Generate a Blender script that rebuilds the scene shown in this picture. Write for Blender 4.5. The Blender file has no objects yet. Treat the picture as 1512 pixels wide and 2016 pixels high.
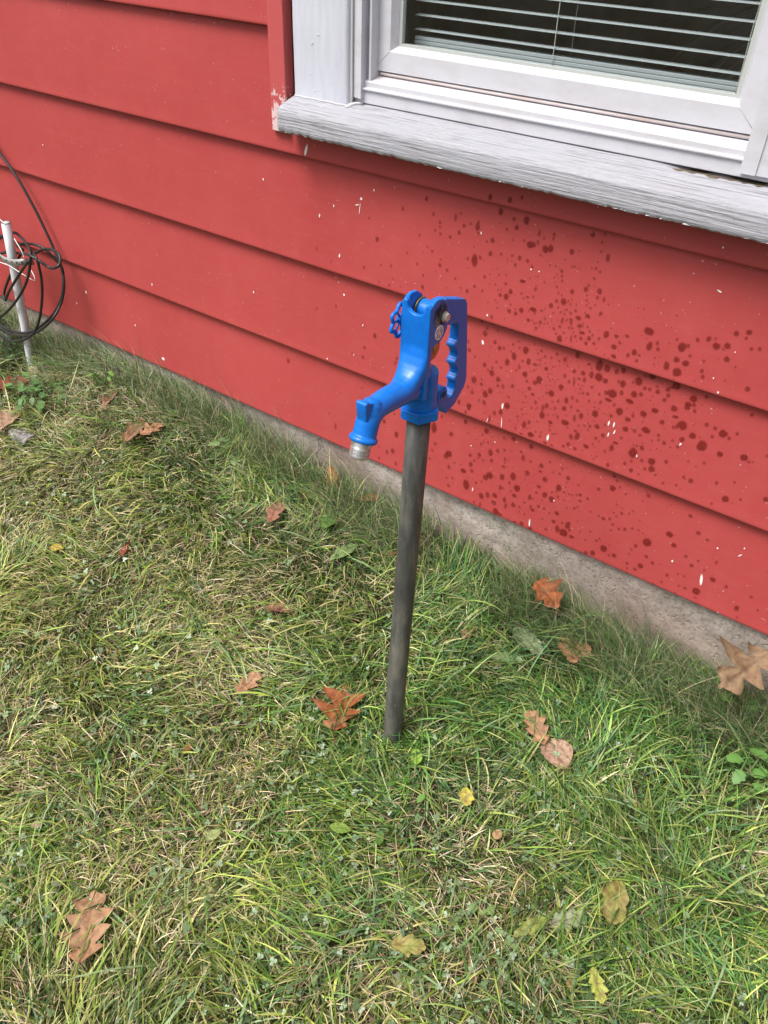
import bpy, bmesh, math, random
import numpy as np
from mathutils import Vector, Matrix, noise
from mathutils.geometry import tessellate_polygon

PI = math.pi
scene = bpy.context.scene
# ------------------------------------------------------------------ camera
F = 1560.0                                  # focal length in pixels of a 1512 x 2016 frame
PX, PY = 756.0, 1008.0
RX = Vector((0.81093898, 0.58414787, 0.03390053))
RY = Vector((0.38499123, -0.48903774, -0.78270291))     # image down
RZ = Vector((-0.4406356, 0.6477757, -0.62147157))       # view direction
CAM = Vector((0.0, -1.188, 1.224))
cd = bpy.data.cameras.new('camera')
cd.sensor_fit = 'VERTICAL'; cd.sensor_height = 24.0; cd.lens = 24.0 * F / 2016.0
cd.clip_start = 0.01; cd.clip_end = 500
cam = bpy.data.objects.new('camera', cd)
scene.collection.objects.link(cam); scene.camera = cam
cam.matrix_world = Matrix(((RX.x, -RY.x, -RZ.x, CAM.x), (RX.y, -RY.y, -RZ.y, CAM.y), (RX.z, -RY.z, -RZ.z, CAM.z), (0, 0, 0, 1)))
# ------------------------------------------------------------------ light: bright overcast
SUN_EL, SUN_AZ = math.radians(60), math.radians(205)      # azimuth measured clockwise from +Y
w = bpy.data.worlds.new('World'); scene.world = w; w.use_nodes = True
nt = w.node_tree
sky = nt.nodes.new('ShaderNodeTexSky'); sky.sky_type = 'NISHITA'; sky.sun_disc = False
sky.sun_elevation = SUN_EL; sky.sun_rotation = SUN_AZ; sky.dust_density = 6.0; sky.air_density = 1.0; sky.ozone_density = 1.0
hs = nt.nodes.new('ShaderNodeHueSaturation'); hs.inputs['Saturation'].default_value = 0.22
bg = nt.nodes['Background']; bg.inputs['Strength'].default_value = 0.115
nt.links.new(sky.outputs[0], hs.inputs['Color']); nt.links.new(hs.outputs[0], bg.inputs['Color'])
sd = bpy.data.lights.new('sun', 'SUN'); sd.energy = 2.2; sd.angle = math.radians(26); sd.color = (1.0, 0.97, 0.93)
sun = bpy.data.objects.new('sun', sd); scene.collection.objects.link(sun)
sv = Vector((math.sin(SUN_AZ) * math.cos(SUN_EL), math.cos(SUN_AZ) * math.cos(SUN_EL), math.sin(SUN_EL)))
sun.rotation_euler = sv.to_track_quat('Z', 'Y').to_euler(); sun.location = sv * 8
vs = scene.view_settings
vs.view_transform = 'Standard'; vs.look = 'None'; vs.gamma = 1.0; vs.exposure = 0.66; vs.use_curve_mapping = False
rnd = random.Random(7)

# ------------------------------------------------------------------ helpers
def ray(px, py):
    return (RX * (px - PX) + RY * (py - PY) + RZ * F).normalized()
def at_y(px, py, y):
    r = ray(px, py); return CAM + r * ((y - CAM.y) / r.y)
def at_z(px, py, z):
    r = ray(px, py); return CAM + r * ((z - CAM.z) / r.z)
def ground_z(x, y):
    """soil height; rises softly to the house wall, more on the left"""
    wall = 0.112 if x < -1.1 else (0.112 - 0.084 * min(1.0, (x + 1.1) / 0.95) if x < -0.15 else 0.028)
    wall += 0.028 * min(1.0, max(0.0, (-1.15 - x) / 0.3))
    t = min(1.0, max(0.0, (y + 0.55) / 0.50)); t = t * t * (3 - 2 * t)
    t_st = math.exp(-((x + 2.02) ** 2 / 0.03 + (y + 0.11) ** 2 / 0.008))
    return -0.060 * t_st + -0.022 + (wall + 0.022) * t + 0.006 * noise.noise(Vector((x * 3.1, y * 3.1, 0))) + 0.004 * noise.noise(Vector((x * 11, y * 11, 3)))
def at_ground(px, py, h=0.0):
    p = at_z(px, py, 0.0)
    for _ in range(8):
        p = at_z(px, py, ground_z(p.x, min(p.y, 0.0)) + h)
    return p

MATS = {}
def mat(name, col, rough=0.6, metal=0.0, spec=0.5, coat=0.0):
    m = bpy.data.materials.new(name); m.use_nodes = True
    b = m.node_tree.nodes['Principled BSDF']
    b.inputs['Base Color'].default_value = (*col, 1); b.inputs['Roughness'].default_value = rough
    b.inputs['Metallic'].default_value = metal; b.inputs['Specular IOR Level'].default_value = spec
    b.inputs['Coat Weight'].default_value = coat
    MATS[name] = m
    return m
def N(m, typ, **kw):
    n = m.node_tree.nodes.new(typ)
    for k, v in kw.items():
        if hasattr(n, k): setattr(n, k, v)
        else: n.inputs[k].default_value = v
    return n
def L(m, a, b): m.node_tree.links.new(a, b)
def BS(m): return m.node_tree.nodes['Principled BSDF']
def coord(m, scale=(1, 1, 1), rot=(0, 0, 0)):
    tc = N(m, 'ShaderNodeTexCoord'); mp = N(m, 'ShaderNodeMapping')
    mp.inputs['Scale'].default_value = scale; mp.inputs['Rotation'].default_value = rot
    L(m, tc.outputs['Object'], mp.inputs['Vector']); return mp.outputs['Vector']
def noisef(m, vec, scale, detail=4.0, rough=0.55, dist=0.0):
    n = N(m, 'ShaderNodeTexNoise'); n.inputs['Scale'].default_value = scale; n.inputs['Detail'].default_value = detail
    n.inputs['Roughness'].default_value = rough; n.inputs['Distortion'].default_value = dist
    L(m, vec, n.inputs['Vector']); return n.outputs['Fac']
def ramp(m, fac, stops):
    r = N(m, 'ShaderNodeValToRGB'); e = r.color_ramp.elements
    while len(e) < len(stops): e.new(0.5)
    for i, (p, c) in enumerate(stops):
        e[i].position = p; e[i].color = (*c, 1) if len(c) == 3 else c
    L(m, fac, r.inputs['Fac']); return r.outputs['Color']
def g3(v): return (v, v, v)
def bump(m, fac, strength, dist=0.002, prev=None):
    b = N(m, 'ShaderNodeBump'); b.inputs['Strength'].default_value = strength; b.inputs['Distance'].default_value = dist
    L(m, fac, b.inputs['Height'])
    if prev is not None: L(m, prev, b.inputs['Normal'])
    return b.outputs['Normal']
def mixc(m, fac, a, b, mode='MIX'):
    n = N(m, 'ShaderNodeMix', data_type='RGBA', blend_type=mode)
    for sock, v in ((n.inputs[0], fac), (n.inputs[6], a), (n.inputs[7], b)):
        if isinstance(v, (int, float)): sock.default_value = v
        elif isinstance(v, tuple): sock.default_value = (*v, 1)
        else: L(m, v, sock)
    return n.outputs[2]

def tag(o, label=None, cat=None, group=None, kind=None):
    if label: o['label'] = label
    if cat: o['category'] = cat
    if group: o['group'] = group
    if kind: o['kind'] = kind
    return o
def link(o, parent=None):
    scene.collection.objects.link(o)
    if parent is not None:
        o.parent = parent
        o.matrix_parent_inverse = Matrix.Translation(parent.location).inverted()
    return o
def empty(name, loc=(0, 0, 0)):
    o = bpy.data.objects.new(name, None); o.empty_display_size = 0.05; o.location = loc; return link(o)
def obj(name, bm, m, parent=None, smooth=True, recalc=True):
    if recalc: bmesh.ops.recalc_face_normals(bm, faces=bm.faces)
    me = bpy.data.meshes.new(name); bm.to_mesh(me); bm.free()
    if smooth: me.polygons.foreach_set('use_smooth', [True] * len(me.polygons))
    for mm in (m if isinstance(m, (list, tuple)) else [m]): me.materials.append(mm)
    o = bpy.data.objects.new(name, me); return link(o, parent)
def edgesplit(o, deg=35):
    md = o.modifiers.new('e', 'EDGE_SPLIT'); md.split_angle = math.radians(deg); return o
def box(bm, x0, x1, y0, y1, z0, z1, bev=0.0):
    r = bmesh.ops.create_cube(bm, size=1.0)
    bmesh.ops.scale(bm, vec=(x1 - x0, y1 - y0, z1 - z0), verts=r['verts'])
    bmesh.ops.translate(bm, vec=((x0 + x1) / 2, (y0 + y1) / 2, (z0 + z1) / 2), verts=r['verts'])
    if bev:
        es = list({e for v in r['verts'] for e in v.link_edges})
        bmesh.ops.bevel(bm, geom=es, offset=bev, segments=2, affect='EDGES', profile=0.6)
def prism(bm, pts, axis, a, b):
    """closed outline pts (two coordinates) extruded along axis from a to b"""
    def mk(p, t):
        return {'x': (t, p[0], p[1]), 'y': (p[0], t, p[1]), 'z': (p[0], p[1], t)}[axis]
    A = [bm.verts.new(mk(p, a)) for p in pts]; B = [bm.verts.new(mk(p, b)) for p in pts]
    n = len(pts)
    for i in range(n): bm.faces.new((A[i], A[(i + 1) % n], B[(i + 1) % n], B[i]))
    tris = tessellate_polygon([[Vector((p[0], p[1], 0)) for p in pts]])
    for t in tris:
        bm.faces.new([A[i] for i in t]); bm.faces.new([B[i] for i in reversed(t)])
def tube(bm, pts, rad, seg=12, caps=True, squash=None):
    """round bar along pts; rad a number or one per point"""
    pts = [Vector(p) for p in pts]; n = len(pts)
    if not isinstance(rad, (list, tuple)): rad = [rad] * n
    up = None; rings = []
    for i, p in enumerate(pts):
        d = (pts[min(i + 1, n - 1)] - pts[max(i - 1, 0)]).normalized()
        if up is None:
            up = d.orthogonal().normalized()
        up = (up - d * up.dot(d)).normalized()
        sd_ = d.cross(up)
        rings.append([bm.verts.new(p + (up * math.cos(2 * PI * k / seg) + sd_ * math.sin(2 * PI * k / seg)) * rad[i]) for k in range(seg)])
    for i in range(n - 1):
        for k in range(seg):
            bm.faces.new((rings[i][k], rings[i][(k + 1) % seg], rings[i + 1][(k + 1) % seg], rings[i + 1][k]))
    if caps:
        bm.faces.new(list(reversed(rings[0]))); bm.faces.new(rings[-1])
def catmull(P, n=8, closed=False):
    P = [Vector(p) for p in P]; out = []
    m = len(P)
    for i in range(m if closed else m - 1):
        if closed: p0, p1, p2, p3 = P[(i - 1) % m], P[i], P[(i + 1) % m], P[(i + 2) % m]
        else: p0, p1, p2, p3 = P[max(i - 1, 0)], P[i], P[i + 1], P[min(i + 2, m - 1)]
        for k in range(n):
            t = k / n
            out.append(0.5 * ((2 * p1) + (p2 - p0) * t + (2 * p0 - 5 * p1 + 4 * p2 - p3) * t * t + (3 * p1 - p0 - 3 * p2 + p3) * t ** 3))
    if not closed: out.append(P[-1].copy())
    return out
def lathe(bm, prof, origin, axis, seg=28):
    """prof: (distance along axis, radius)"""
    axis = Vector(axis).normalized(); a = axis.orthogonal().normalized(); b = axis.cross(a); o = Vector(origin)
    rings = [[bm.verts.new(o + axis * h + (a * math.cos(2 * PI * k / seg) + b * math.sin(2 * PI * k / seg)) * r) for k in range(seg)] for h, r in prof]
    for i in range(len(rings) - 1):
        for k in range(seg):
            bm.faces.new((rings[i][k], rings[i][(k + 1) % seg], rings[i + 1][(k + 1) % seg], rings[i + 1][k]))
    bm.faces.new(list(reversed(rings[0]))); bm.faces.new(rings[-1])
def remeshed(o, voxel=0.0011, smooth=6, fac=0.5):
    md = o.modifiers.new('r', 'REMESH'); md.mode = 'VOXEL'; md.voxel_size = voxel; md.use_smooth_shade = True
    ms = o.modifiers.new('s', 'SMOOTH'); ms.iterations = smooth; ms.factor = fac
    dg = bpy.context.evaluated_depsgraph_get(); ev = o.evaluated_get(dg)
    me = bpy.data.meshes.new_from_object(ev); o.modifiers.clear(); old = o.data; o.data = me
    me.polygons.foreach_set('use_smooth', [True] * len(me.polygons))
    return o
def np_mesh(name, verts, faces, mats, cols=None, parent=None, smooth=True):
    """verts (n,3), faces (m,4) numpy; cols (n,3)"""
    me = bpy.data.meshes.new(name)
    nv, nf = len(verts), len(faces); k = faces.shape[1]
    me.vertices.add(nv); me.vertices.foreach_set('co', verts.astype(np.float32).ravel())
    me.loops.add(nf * k); me.loops.foreach_set('vertex_index', faces.astype(np.int32).ravel())
    me.polygons.add(nf); me.polygons.foreach_set('loop_start', (np.arange(nf) * k).astype(np.int32))
    me.polygons.foreach_set('loop_total', np.full(nf, k, dtype=np.int32))
    me.update(calc_edges=True)
    if smooth: me.polygons.foreach_set('use_smooth', np.ones(nf, dtype=bool))
    if cols is not None:
        at = me.color_attributes.new('tint', 'FLOAT_COLOR', 'POINT')
        c4 = np.ones((nv, 4), dtype=np.float32); c4[:, :cols.shape[1]] = cols
        at.data.foreach_set('color', c4.ravel())
    for mm in (mats if isinstance(mats, (list, tuple)) else [mats]): me.materials.append(mm)
    return link(bpy.data.objects.new(name, me), parent)
def grid_mesh(name, fn, nu, nv, m, parent=None):
    """fn(u index, v index) -> point"""
    V = np.array([fn(i, j) for i in range(nu) for j in range(nv)], dtype=np.float64)
    I, J = np.meshgrid(np.arange(nu - 1), np.arange(nv - 1), indexing='ij')
    a = (I * nv + J).ravel()
    return np_mesh(name, V, np.stack([a, a + nv, a + nv + 1, a + 1], 1), m, None, parent)

# ------------------------------------------------------------------ materials
# red siding
m = mat('red_siding_paint', (0.44, 0.062, 0.058), 0.48, spec=0.35)
v = coord(m)
big = noisef(m, v, 2.2, 3); fine = noisef(m, v, 320, 2); mid = noisef(m, coord(m, (6, 6, 30)), 3, 5)
c = ramp(m, big, [(0.3, (0.385, 0.053, 0.052)), (0.7, (0.44, 0.065, 0.063))])
c = mixc(m, ramp(m, mid, [(0.45, g3(0)), (0.8, g3(0.35))]), c, (0.44, 0.085, 0.085))
mot = ramp(m, noisef(m, v, 26, 6, 0.7), [(0.35, g3(0.0)), (0.65, g3(0.16))])
c = mixc(m, mot, c, (0.30, 0.035, 0.038))
spk = ramp(m, noisef(m, v, 210, 1, 0.4), [(0.765, g3(0)), (0.79, g3(0.55))])
c = mixc(m, spk, c, (0.62, 0.40, 0.38))
# faint vertical dust runs
st = ramp(m, noisef(m, coord(m, (14, 14, 1.0)), 2.0, 4, 0.6), [(0.5, g3(0)), (0.9, g3(0.07))])
c = mixc(m, st, c, (0.52, 0.17, 0.15))
L(m, c, BS(m).inputs['Base Color'])
n1 = bump(m, noisef(m, coord(m, (1, 1, 1)), 4, 2), 0.5, 0.004)
L(m, bump(m, fine, 0.12, 0.0004, n1), BS(m).inputs['Normal'])
L(m, ramp(m, big, [(0.3, g3(0.42)), (0.7, g3(0.55))]), BS(m).inputs['Roughness'])
m = mat('red_trim_paint', (0.47, 0.085, 0.085), 0.5, spec=0.35)
v = coord(m)
wt = N(m, 'ShaderNodeTexCoord'); sp = N(m, 'ShaderNodeSeparateXYZ'); L(m, wt.outputs['Object'], sp.inputs[0])
zz = N(m, 'ShaderNodeMapRange'); zz.inputs[1].default_value = 0.885; zz.inputs[2].default_value = 0.955; zz.inputs[3].default_value = 0.25; zz.inputs[4].default_value = 0.0
L(m, sp.outputs['Z'], zz.inputs[0])
ad = N(m, 'ShaderNodeMath', operation='ADD'); L(m, zz.outputs[0], ad.inputs[0]); L(m, noisef(m, v, 95, 5, 0.65), ad.inputs[1])
L(m, mixc(m, ramp(m, ad.outputs[0], [(0.66, g3(0)), (0.72, g3(0.8))]), (0.47, 0.085, 0.085), (0.72, 0.60, 0.60)), BS(m).inputs['Base Color'])
# wet marks: transparent rim by attribute
def rimmed(name, col, rough, spec, amax=1.0):
    m = mat(name, col, rough, spec=spec)
    a = N(m, 'ShaderNodeVertexColor'); a.layer_name = 'tint'
    tr = N(m, 'ShaderNodeBsdfTransparent'); mx = N(m, 'ShaderNodeMixShader')
    L(m, a.outputs['Color'], mx.inputs[0]); L(m, tr.outputs[0], mx.inputs[1]); L(m, BS(m).outputs[0], mx.inputs[2])
    out = [n for n in m.node_tree.nodes if n.type == 'OUTPUT_MATERIAL'][0]
    L(m, mx.outputs[0], out.inputs['Surface']); return m
rimmed('wet_red', (0.205, 0.018, 0.016), 0.42, 0.3)
rimmed('white_splash', (0.85, 0.78, 0.76), 0.7, 0.3)

# weathered white painted wood
def wood_paint(name, base, grain_axis, worn=0.6, grooves=1.0):
    m = mat(name, base, 0.75, spec=0.25)
    sc = (0.03, 1, 1) if grain_axis == 'x' else (1, 1, 0.05)
    v = coord(m, sc); vo = coord(m)
    g = noisef(m, v, 260, 5, 0.65, 0.25); g2 = noisef(m, v, 620, 4, 0.6)
    wear = noisef(m, vo, 9, 6, 0.7); w2 = noisef(m, coord(m, (0.25, 1, 1) if grain_axis == 'x' else (1, 1, 0.2)), 60, 6, 0.75)
    ad = N(m, 'ShaderNodeMath', operation='MULTIPLY_ADD'); L(m, w2, ad.inputs[0]); ad.inputs[1].default_value = 0.75; L(m, wear, ad.inputs[2])
    k = ramp(m, ad.outputs[0], [(1.10 - 0.1 * worn, g3(0)), (1.17 - 0.1 * worn, g3(1))])
    pc = ramp(m, g, [(0.36, tuple(x * 0.62 for x in base)), (0.45, base), (0.7, tuple(min(0.84, x * 1.08) for x in base))])
    pc = mixc(m, ramp(m, wear, [(0.4, g3(0)), (0.75, g3(0.35))]), pc, (base[0] * 1.0, base[1] * 0.90, base[2] * 0.88))
    L(m, mixc(m, k, pc, (0.30, 0.25, 0.21)), BS(m).inputs['Base Color'])
    n1 = bump(m, g, 0.9 * grooves, 0.0035); L(m, bump(m, g2, 0.4 * grooves, 0.001, n1), BS(m).inputs['Normal'])
    return m
wood_paint('sill_paint', (0.39, 0.39, 0.43), 'x', 0.98, 1.3)
m = mat('casing_paint', (0.60, 0.61, 0.67), 0.55, spec=0.35)
v = coord(m, (1, 1, 0.12)); vo = coord(m)
g = noisef(m, v, 120, 5, 0.6); chips = noisef(m, vo, 85, 2, 0.4)
c = ramp(m, g, [(0.3, (0.50, 0.51, 0.58)), (0.7, (0.57, 0.58, 0.65))])
c = mixc(m, ramp(m, chips, [(0.69, g3(0)), (0.73, g3(0.45))]), c, (0.42, 0.42, 0.44))
L(m, c, BS(m).inputs['Base Color'])
n1 = bump(m, ramp(m, chips, [(0.66, g3(0)), (0.80, g3(1))]), 0.5, 0.0012); L(m, bump(m, g, 0.22, 0.001, n1), BS(m).inputs['Normal'])
m = mat('vinyl', (0.74, 0.73, 0.76), 0.38, spec=0.5)
v = coord(m, (0.4, 1, 1)); k = noisef(m, v, 30, 6, 0.7)
L(m, ramp(m, k, [(0.45, (0.56, 0.555, 0.60)), (0.85, (0.45, 0.43, 0.43))]), BS(m).inputs['Base Color'])
m = mat('vinyl_dirty', (0.66, 0.60, 0.59), 0.6)
v = coord(m, (0.15, 1, 1)); k = noisef(m, v, 70, 6, 0.7)
L(m, ramp(m, k, [(0.35, (0.70, 0.65, 0.65)), (0.6, (0.60, 0.50, 0.47)), (0.8, (0.33, 0.27, 0.24))]), BS(m).inputs['Base Color'])
mat('groove_shade_vinyl', (0.42, 0.44, 0.55), 0.5)
mat('glazing_bead', (0.42, 0.44, 0.42), 0.5)
mat('caulk', (0.58, 0.57, 0.58), 0.6)
mat('slat_white', (0.45, 0.49, 0.51), 0.4)
mat('blind_cord', (0.62, 0.62, 0.56), 0.8)
mat('dark_gap', (0.03, 0.028, 0.03), 0.9)
m = mat('rotted_wood', (0.17, 0.12, 0.085), 0.9, spec=0.1)
k = noisef(m, coord(m, (0.2, 1, 1)), 150, 5, 0.7); L(m, ramp(m, k, [(0.35, (0.05, 0.035, 0.025)), (0.7, (0.33, 0.27, 0.20))]), BS(m).inputs['Base Color'])
L(m, bump(m, k, 1.0, 0.004), BS(m).inputs['Normal'])
m = mat('room_wall', (0.20, 0.13, 0.12), 0.8)
k = noisef(m, coord(m), 4, 3); L(m, ramp(m, k, [(0.4, (0.38, 0.27, 0.26)), (0.6, (0.70, 0.60, 0.58))]), BS(m).inputs['Base Color'])
m = mat('dry_frond', (0.66, 0.55, 0.48), 0.7)
m = mat('green_frond', (0.05, 0.10, 0.05), 0.6)
mat('red_cloth', (0.25, 0.03, 0.03), 0.8)
# glass: clear sheet that mirrors by fresnel
m = bpy.data.materials.new('pane_glass'); m.use_nodes = True; MATS['pane_glass'] = m
nt = m.node_tree
for n in list(nt.nodes):
    if n.type != 'OUTPUT_MATERIAL': nt.nodes.remove(n)
out = nt.nodes[0]
tr = nt.nodes.new('ShaderNodeBsdfTransparent'); tr.inputs['Color'].default_value = (0.90, 0.93, 0.92, 1)
gl = nt.nodes.new('ShaderNodeBsdfGlossy'); gl.inputs['Roughness'].default_value = 0.02
fr = nt.nodes.new('ShaderNodeMath'); fr.operation = 'MULTIPLY_ADD'; lw = nt.nodes.new('ShaderNodeLayerWeight'); pw_ = nt.nodes.new('ShaderNodeMath'); pw_.operation = 'POWER'; pw_.inputs[1].default_value = 5.0
nt.links.new(lw.outputs['Facing'], pw_.inputs[0]); nt.links.new(pw_.outputs[0], fr.inputs[0]); fr.inputs[1].default_value = 0.9; fr.inputs[2].default_value = 0.13
mx = nt.nodes.new('ShaderNodeMixShader')
nt.links.new(fr.outputs[0], mx.inputs[0]); nt.links.new(tr.outputs[0], mx.inputs[1]); nt.links.new(gl.outputs[0], mx.inputs[2]); nt.links.new(mx.outputs[0], out.inputs['Surface'])
# concrete foundation
m = mat('foundation_concrete', (0.36, 0.31, 0.28), 0.9, spec=0.2)
v = coord(m); a = noisef(m, v, 5, 5, 0.6); b = noisef(m, v, 45, 6, 0.7); cc = noisef(m, v, 260, 3, 0.6)
c = ramp(m, a, [(0.32, (0.36, 0.26, 0.23)), (0.5, (0.44, 0.375, 0.34)), (0.7, (0.53, 0.48, 0.43))])
c = mixc(m, ramp(m, b, [(0.3, g3(0.6)), (0.5, g3(0))]), c, (0.19, 0.165, 0.15))
c = mixc(m, ramp(m, cc, [(0.66, g3(0)), (0.72, g3(0.8))]), c, (0.09, 0.08, 0.075))
vr = N(m, 'ShaderNodeTexVoronoi', feature='DISTANCE_TO_EDGE'); vr.inputs['Scale'].default_value = 2.1
nv_ = N(m, 'ShaderNodeTexNoise'); nv_.inputs['Scale'].default_value = 9; nv_.inputs['Detail'].default_value = 6
L(m, v, nv_.inputs['Vector'])
vm = N(m, 'ShaderNodeVectorMath', operation='MULTIPLY_ADD'); L(m, nv_.outputs['Color'], vm.inputs[0]); vm.inputs[1].default_value = (0.25, 0.25, 0.25); L(m, v, vm.inputs[2])
L(m, vm.outputs[0], vr.inputs['Vector'])
crk0 = ramp(m, vr.outputs['Distance'], [(0.0, g3(1)), (0.006, g3(0))]); crk = mixc(m, ramp(m, noisef(m, v, 2.3, 1), [(0.50, g3(0)), (0.56, g3(0.9))]), (0, 0, 0), crk0)
grit = noisef(m, v, 140, 5, 0.75)
c = mixc(m, ramp(m, grit, [(0.36, g3(0.75)), (0.50, g3(0))]), c, (0.17, 0.145, 0.125))
c = mixc(m, ramp(m, grit, [(0.60, g3(0)), (0.72, g3(0.6))]), c, (0.62, 0.58, 0.53))
sp2 = N(m, 'ShaderNodeSeparateXYZ'); L(m, v, sp2.inputs[0])
hz = N(m, 'ShaderNodeMath', operation='MULTIPLY_ADD'); L(m, b, hz.inputs[0]); hz.inputs[1].default_value = 0.16; L(m, sp2.outputs['Z'], hz.inputs[2])
c = mixc(m, ramp(m, hz.outputs[0], [(0.17, g3(0.75)), (0.29, g3(0))]), c, (0.20, 0.155, 0.115))
c = mixc(m, crk, c, (0.05, 0.045, 0.04))
L(m, c, BS(m).inputs['Base Color'])
pit = ramp(m, noisef(m, v, 120, 2, 0.5), [(0.30, g3(0)), (0.40, g3(1))])
n1 = bump(m, b, 0.45, 0.004); n1 = bump(m, pit, 0.7, 0.002, n1); L(m, bump(m, cc, 0.6, 0.0012, n1), BS(m).inputs['Normal'])
# soil
m = mat('soil', (0.10, 0.075, 0.045), 0.95, spec=0.1)
v = coord(m); a = noisef(m, v, 30, 6, 0.7); b = noisef(m, v, 6, 3)
c = ramp(m, a, [(0.3, (0.018, 0.015, 0.008)), (0.55, (0.045, 0.038, 0.018)), (0.8, (0.12, 0.095, 0.055))])  # soil tone lowered to deepen the shade between blades
c = mixc(m, ramp(m, b, [(0.45, g3(0)), (0.65, g3(0.5))]), c, (0.06, 0.085, 0.025))
L(m, c, BS(m).inputs['Base Color']); L(m, bump(m, a, 1.0, 0.01), BS(m).inputs['Normal'])
# blades, leaves: colour from the blade itself, some light passes through
def leafy(name, transl=0.3, rough=0.5, spec=0.35, spots=None):
    m = mat(name, (0.1, 0.1, 0.05), rough, spec=spec)
    a = N(m, 'ShaderNodeVertexColor'); a.layer_name = 'tint'
    col = a.outputs['Color']
    if spots:
        k = noisef(m, coord(m), spots, 4, 0.6)
        col = mixc(m, ramp(m, k, [(0.36, g3(0.55)), (0.5, g3(0))]), col, (0.13, 0.05, 0.03))
        k2 = noisef(m, coord(m), spots * 0.35, 3, 0.5)
        col = mixc(m, ramp(m, k2, [(0.45, g3(0)), (0.75, g3(0.22))]), col, (0.50, 0.36, 0.25))
        L(m, bump(m, noisef(m, coord(m), 130, 4, 0.6), 0.5, 0.002), BS(m).inputs['Normal'])
    L(m, col, BS(m).inputs['Base Color'])
    tl = N(m, 'ShaderNodeBsdfTranslucent'); L(m, col, tl.inputs['Color'])
    mx = N(m, 'ShaderNodeMixShader'); mx.inputs[0].default_value = transl
    L(m, BS(m).outputs[0], mx.inputs[1]); L(m, tl.outputs[0], mx.inputs[2])
    out = [n for n in m.node_tree.nodes if n.type == 'OUTPUT_MATERIAL'][0]
    L(m, mx.outputs[0], out.inputs['Surface']); return m
leafy('grass_blade', 0.13, 0.45, 0.38)
leafy('straw_blade', 0.06, 0.6, 0.3)
leafy('clover_leaf', 0.12, 0.38, 0.5)
leafy('dead_leaf', 0.12, 0.7, 0.25, spots=95)
leafy('living_leaf', 0.25, 0.5, 0.35)
# hydrant
m = mat('blue_enamel', (0.004, 0.145, 0.56), 0.38, spec=0.35, coat=0.1)
BS(m).inputs['Coat Roughness'].default_value = 0.18
v = coord(m); k = noisef(m, v, 60, 4); k2 = noisef(m, v, 420, 2)
L(m, ramp(m, k, [(0.3, (0.003, 0.125, 0.50)), (0.7, (0.006, 0.158, 0.60))]), BS(m).inputs['Base Color'])
n1 = bump(m, k, 0.25, 0.0015); L(m, bump(m, k2, 0.12, 0.0004, n1), BS(m).inputs['Normal'])
L(m, ramp(m, k, [(0.3, g3(0.28)), (0.7, g3(0.42))]), BS(m).inputs['Roughness'])
m = mat('aged_pipe', (0.10, 0.10, 0.092), 0.55, metal=0.35, spec=0.4)
v = coord(m); vz = coord(m, (1, 1, 0.25)); k = noisef(m, vz, 28, 6, 0.65); k2 = noisef(m, v, 150, 3, 0.6); k3 = noisef(m, vz, 70, 4, 0.6)
c = ramp(m, k, [(0.3, (0.040, 0.041, 0.039)), (0.5, (0.10, 0.10, 0.094)), (0.66, (0.21, 0.20, 0.175))])
c = mixc(m, ramp(m, k2, [(0.68, g3(0)), (0.74, g3(0.7))]), c, (0.34, 0.34, 0.33))
c = mixc(m, ramp(m, k3, [(0.55, g3(0)), (0.66, g3(0.22))]), c, (0.25, 0.20, 0.15))
L(m, c, BS(m).inputs['Base Color']); L(m, bump(m, k2, 0.35, 0.001), BS(m).inputs['Normal'])
mat('machined_metal', (0.68, 0.68, 0.68), 0.3, metal=0.85)
mat('bolt_metal', (0.62, 0.60, 0.55), 0.35, metal=0.5)
mat('brass', (0.62, 0.42, 0.16), 0.35, metal=0.8)
mat('copper_brown', (0.52, 0.20, 0.07), 0.38, metal=0.2)
m = mat('worn_patch', (0.02, 0.025, 0.04), 0.6, spec=0.2)
k = noisef(m, coord(m, (1, 1, 0.5)), 75, 3, 0.6); L(m, ramp(m, k, [(0.42, (0.015, 0.02, 0.03)), (0.72, (0.32, 0.36, 0.38))]), BS(m).inputs['Base Color'])
a = N(m, 'ShaderNodeVertexColor'); a.layer_name = 'tint'; tr = N(m, 'ShaderNodeBsdfTransparent'); mx = N(m, 'ShaderNodeMixShader')
L(m, a.outputs['Color'], mx.inputs[0]); L(m, tr.outputs[0], mx.inputs[1]); L(m, BS(m).outputs[0], mx.inputs[2])
L(m, mx.outputs[0], [n for n in m.node_tree.nodes if n.type == 'OUTPUT_MATERIAL'][0].inputs['Surface'])
m = mat('round_label', (0.75, 0.76, 0.80), 0.4)
k = noisef(m, coord(m), 330, 2, 0.5); L(m, ramp(m, k, [(0.48, (0.60, 0.61, 0.66)), (0.60, (0.22, 0.22, 0.27))]), BS(m).inputs['Base Color'])
mat('label_rim', (0.76, 0.77, 0.80), 0.4)
m = mat('galvanised', (0.52, 0.53, 0.56), 0.5, metal=0.0)
k = noisef(m, coord(m, (1, 1, 0.3)), 60, 5, 0.7); L(m, ramp(m, k, [(0.3, (0.42, 0.43, 0.46)), (0.5, (0.60, 0.61, 0.65)), (0.7, (0.72, 0.73, 0.77))]), BS(m).inputs['Base Color'])
mat('strap_metal', (0.34, 0.33, 0.31), 0.5, metal=0.4)
mat('dark_rim', (0.10, 0.08, 0.07), 0.7)
m = mat('black_rubber', (0.022, 0.021, 0.022), 0.42, spec=0.4)
mat('white_wire', (0.72, 0.68, 0.66), 0.5)
m = mat('rough_concrete', (0.36, 0.33, 0.31), 0.95, spec=0.2)
v = coord(m); k = noisef(m, v, 90, 5, 0.75); k2 = noisef(m, v, 14, 3)
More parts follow.
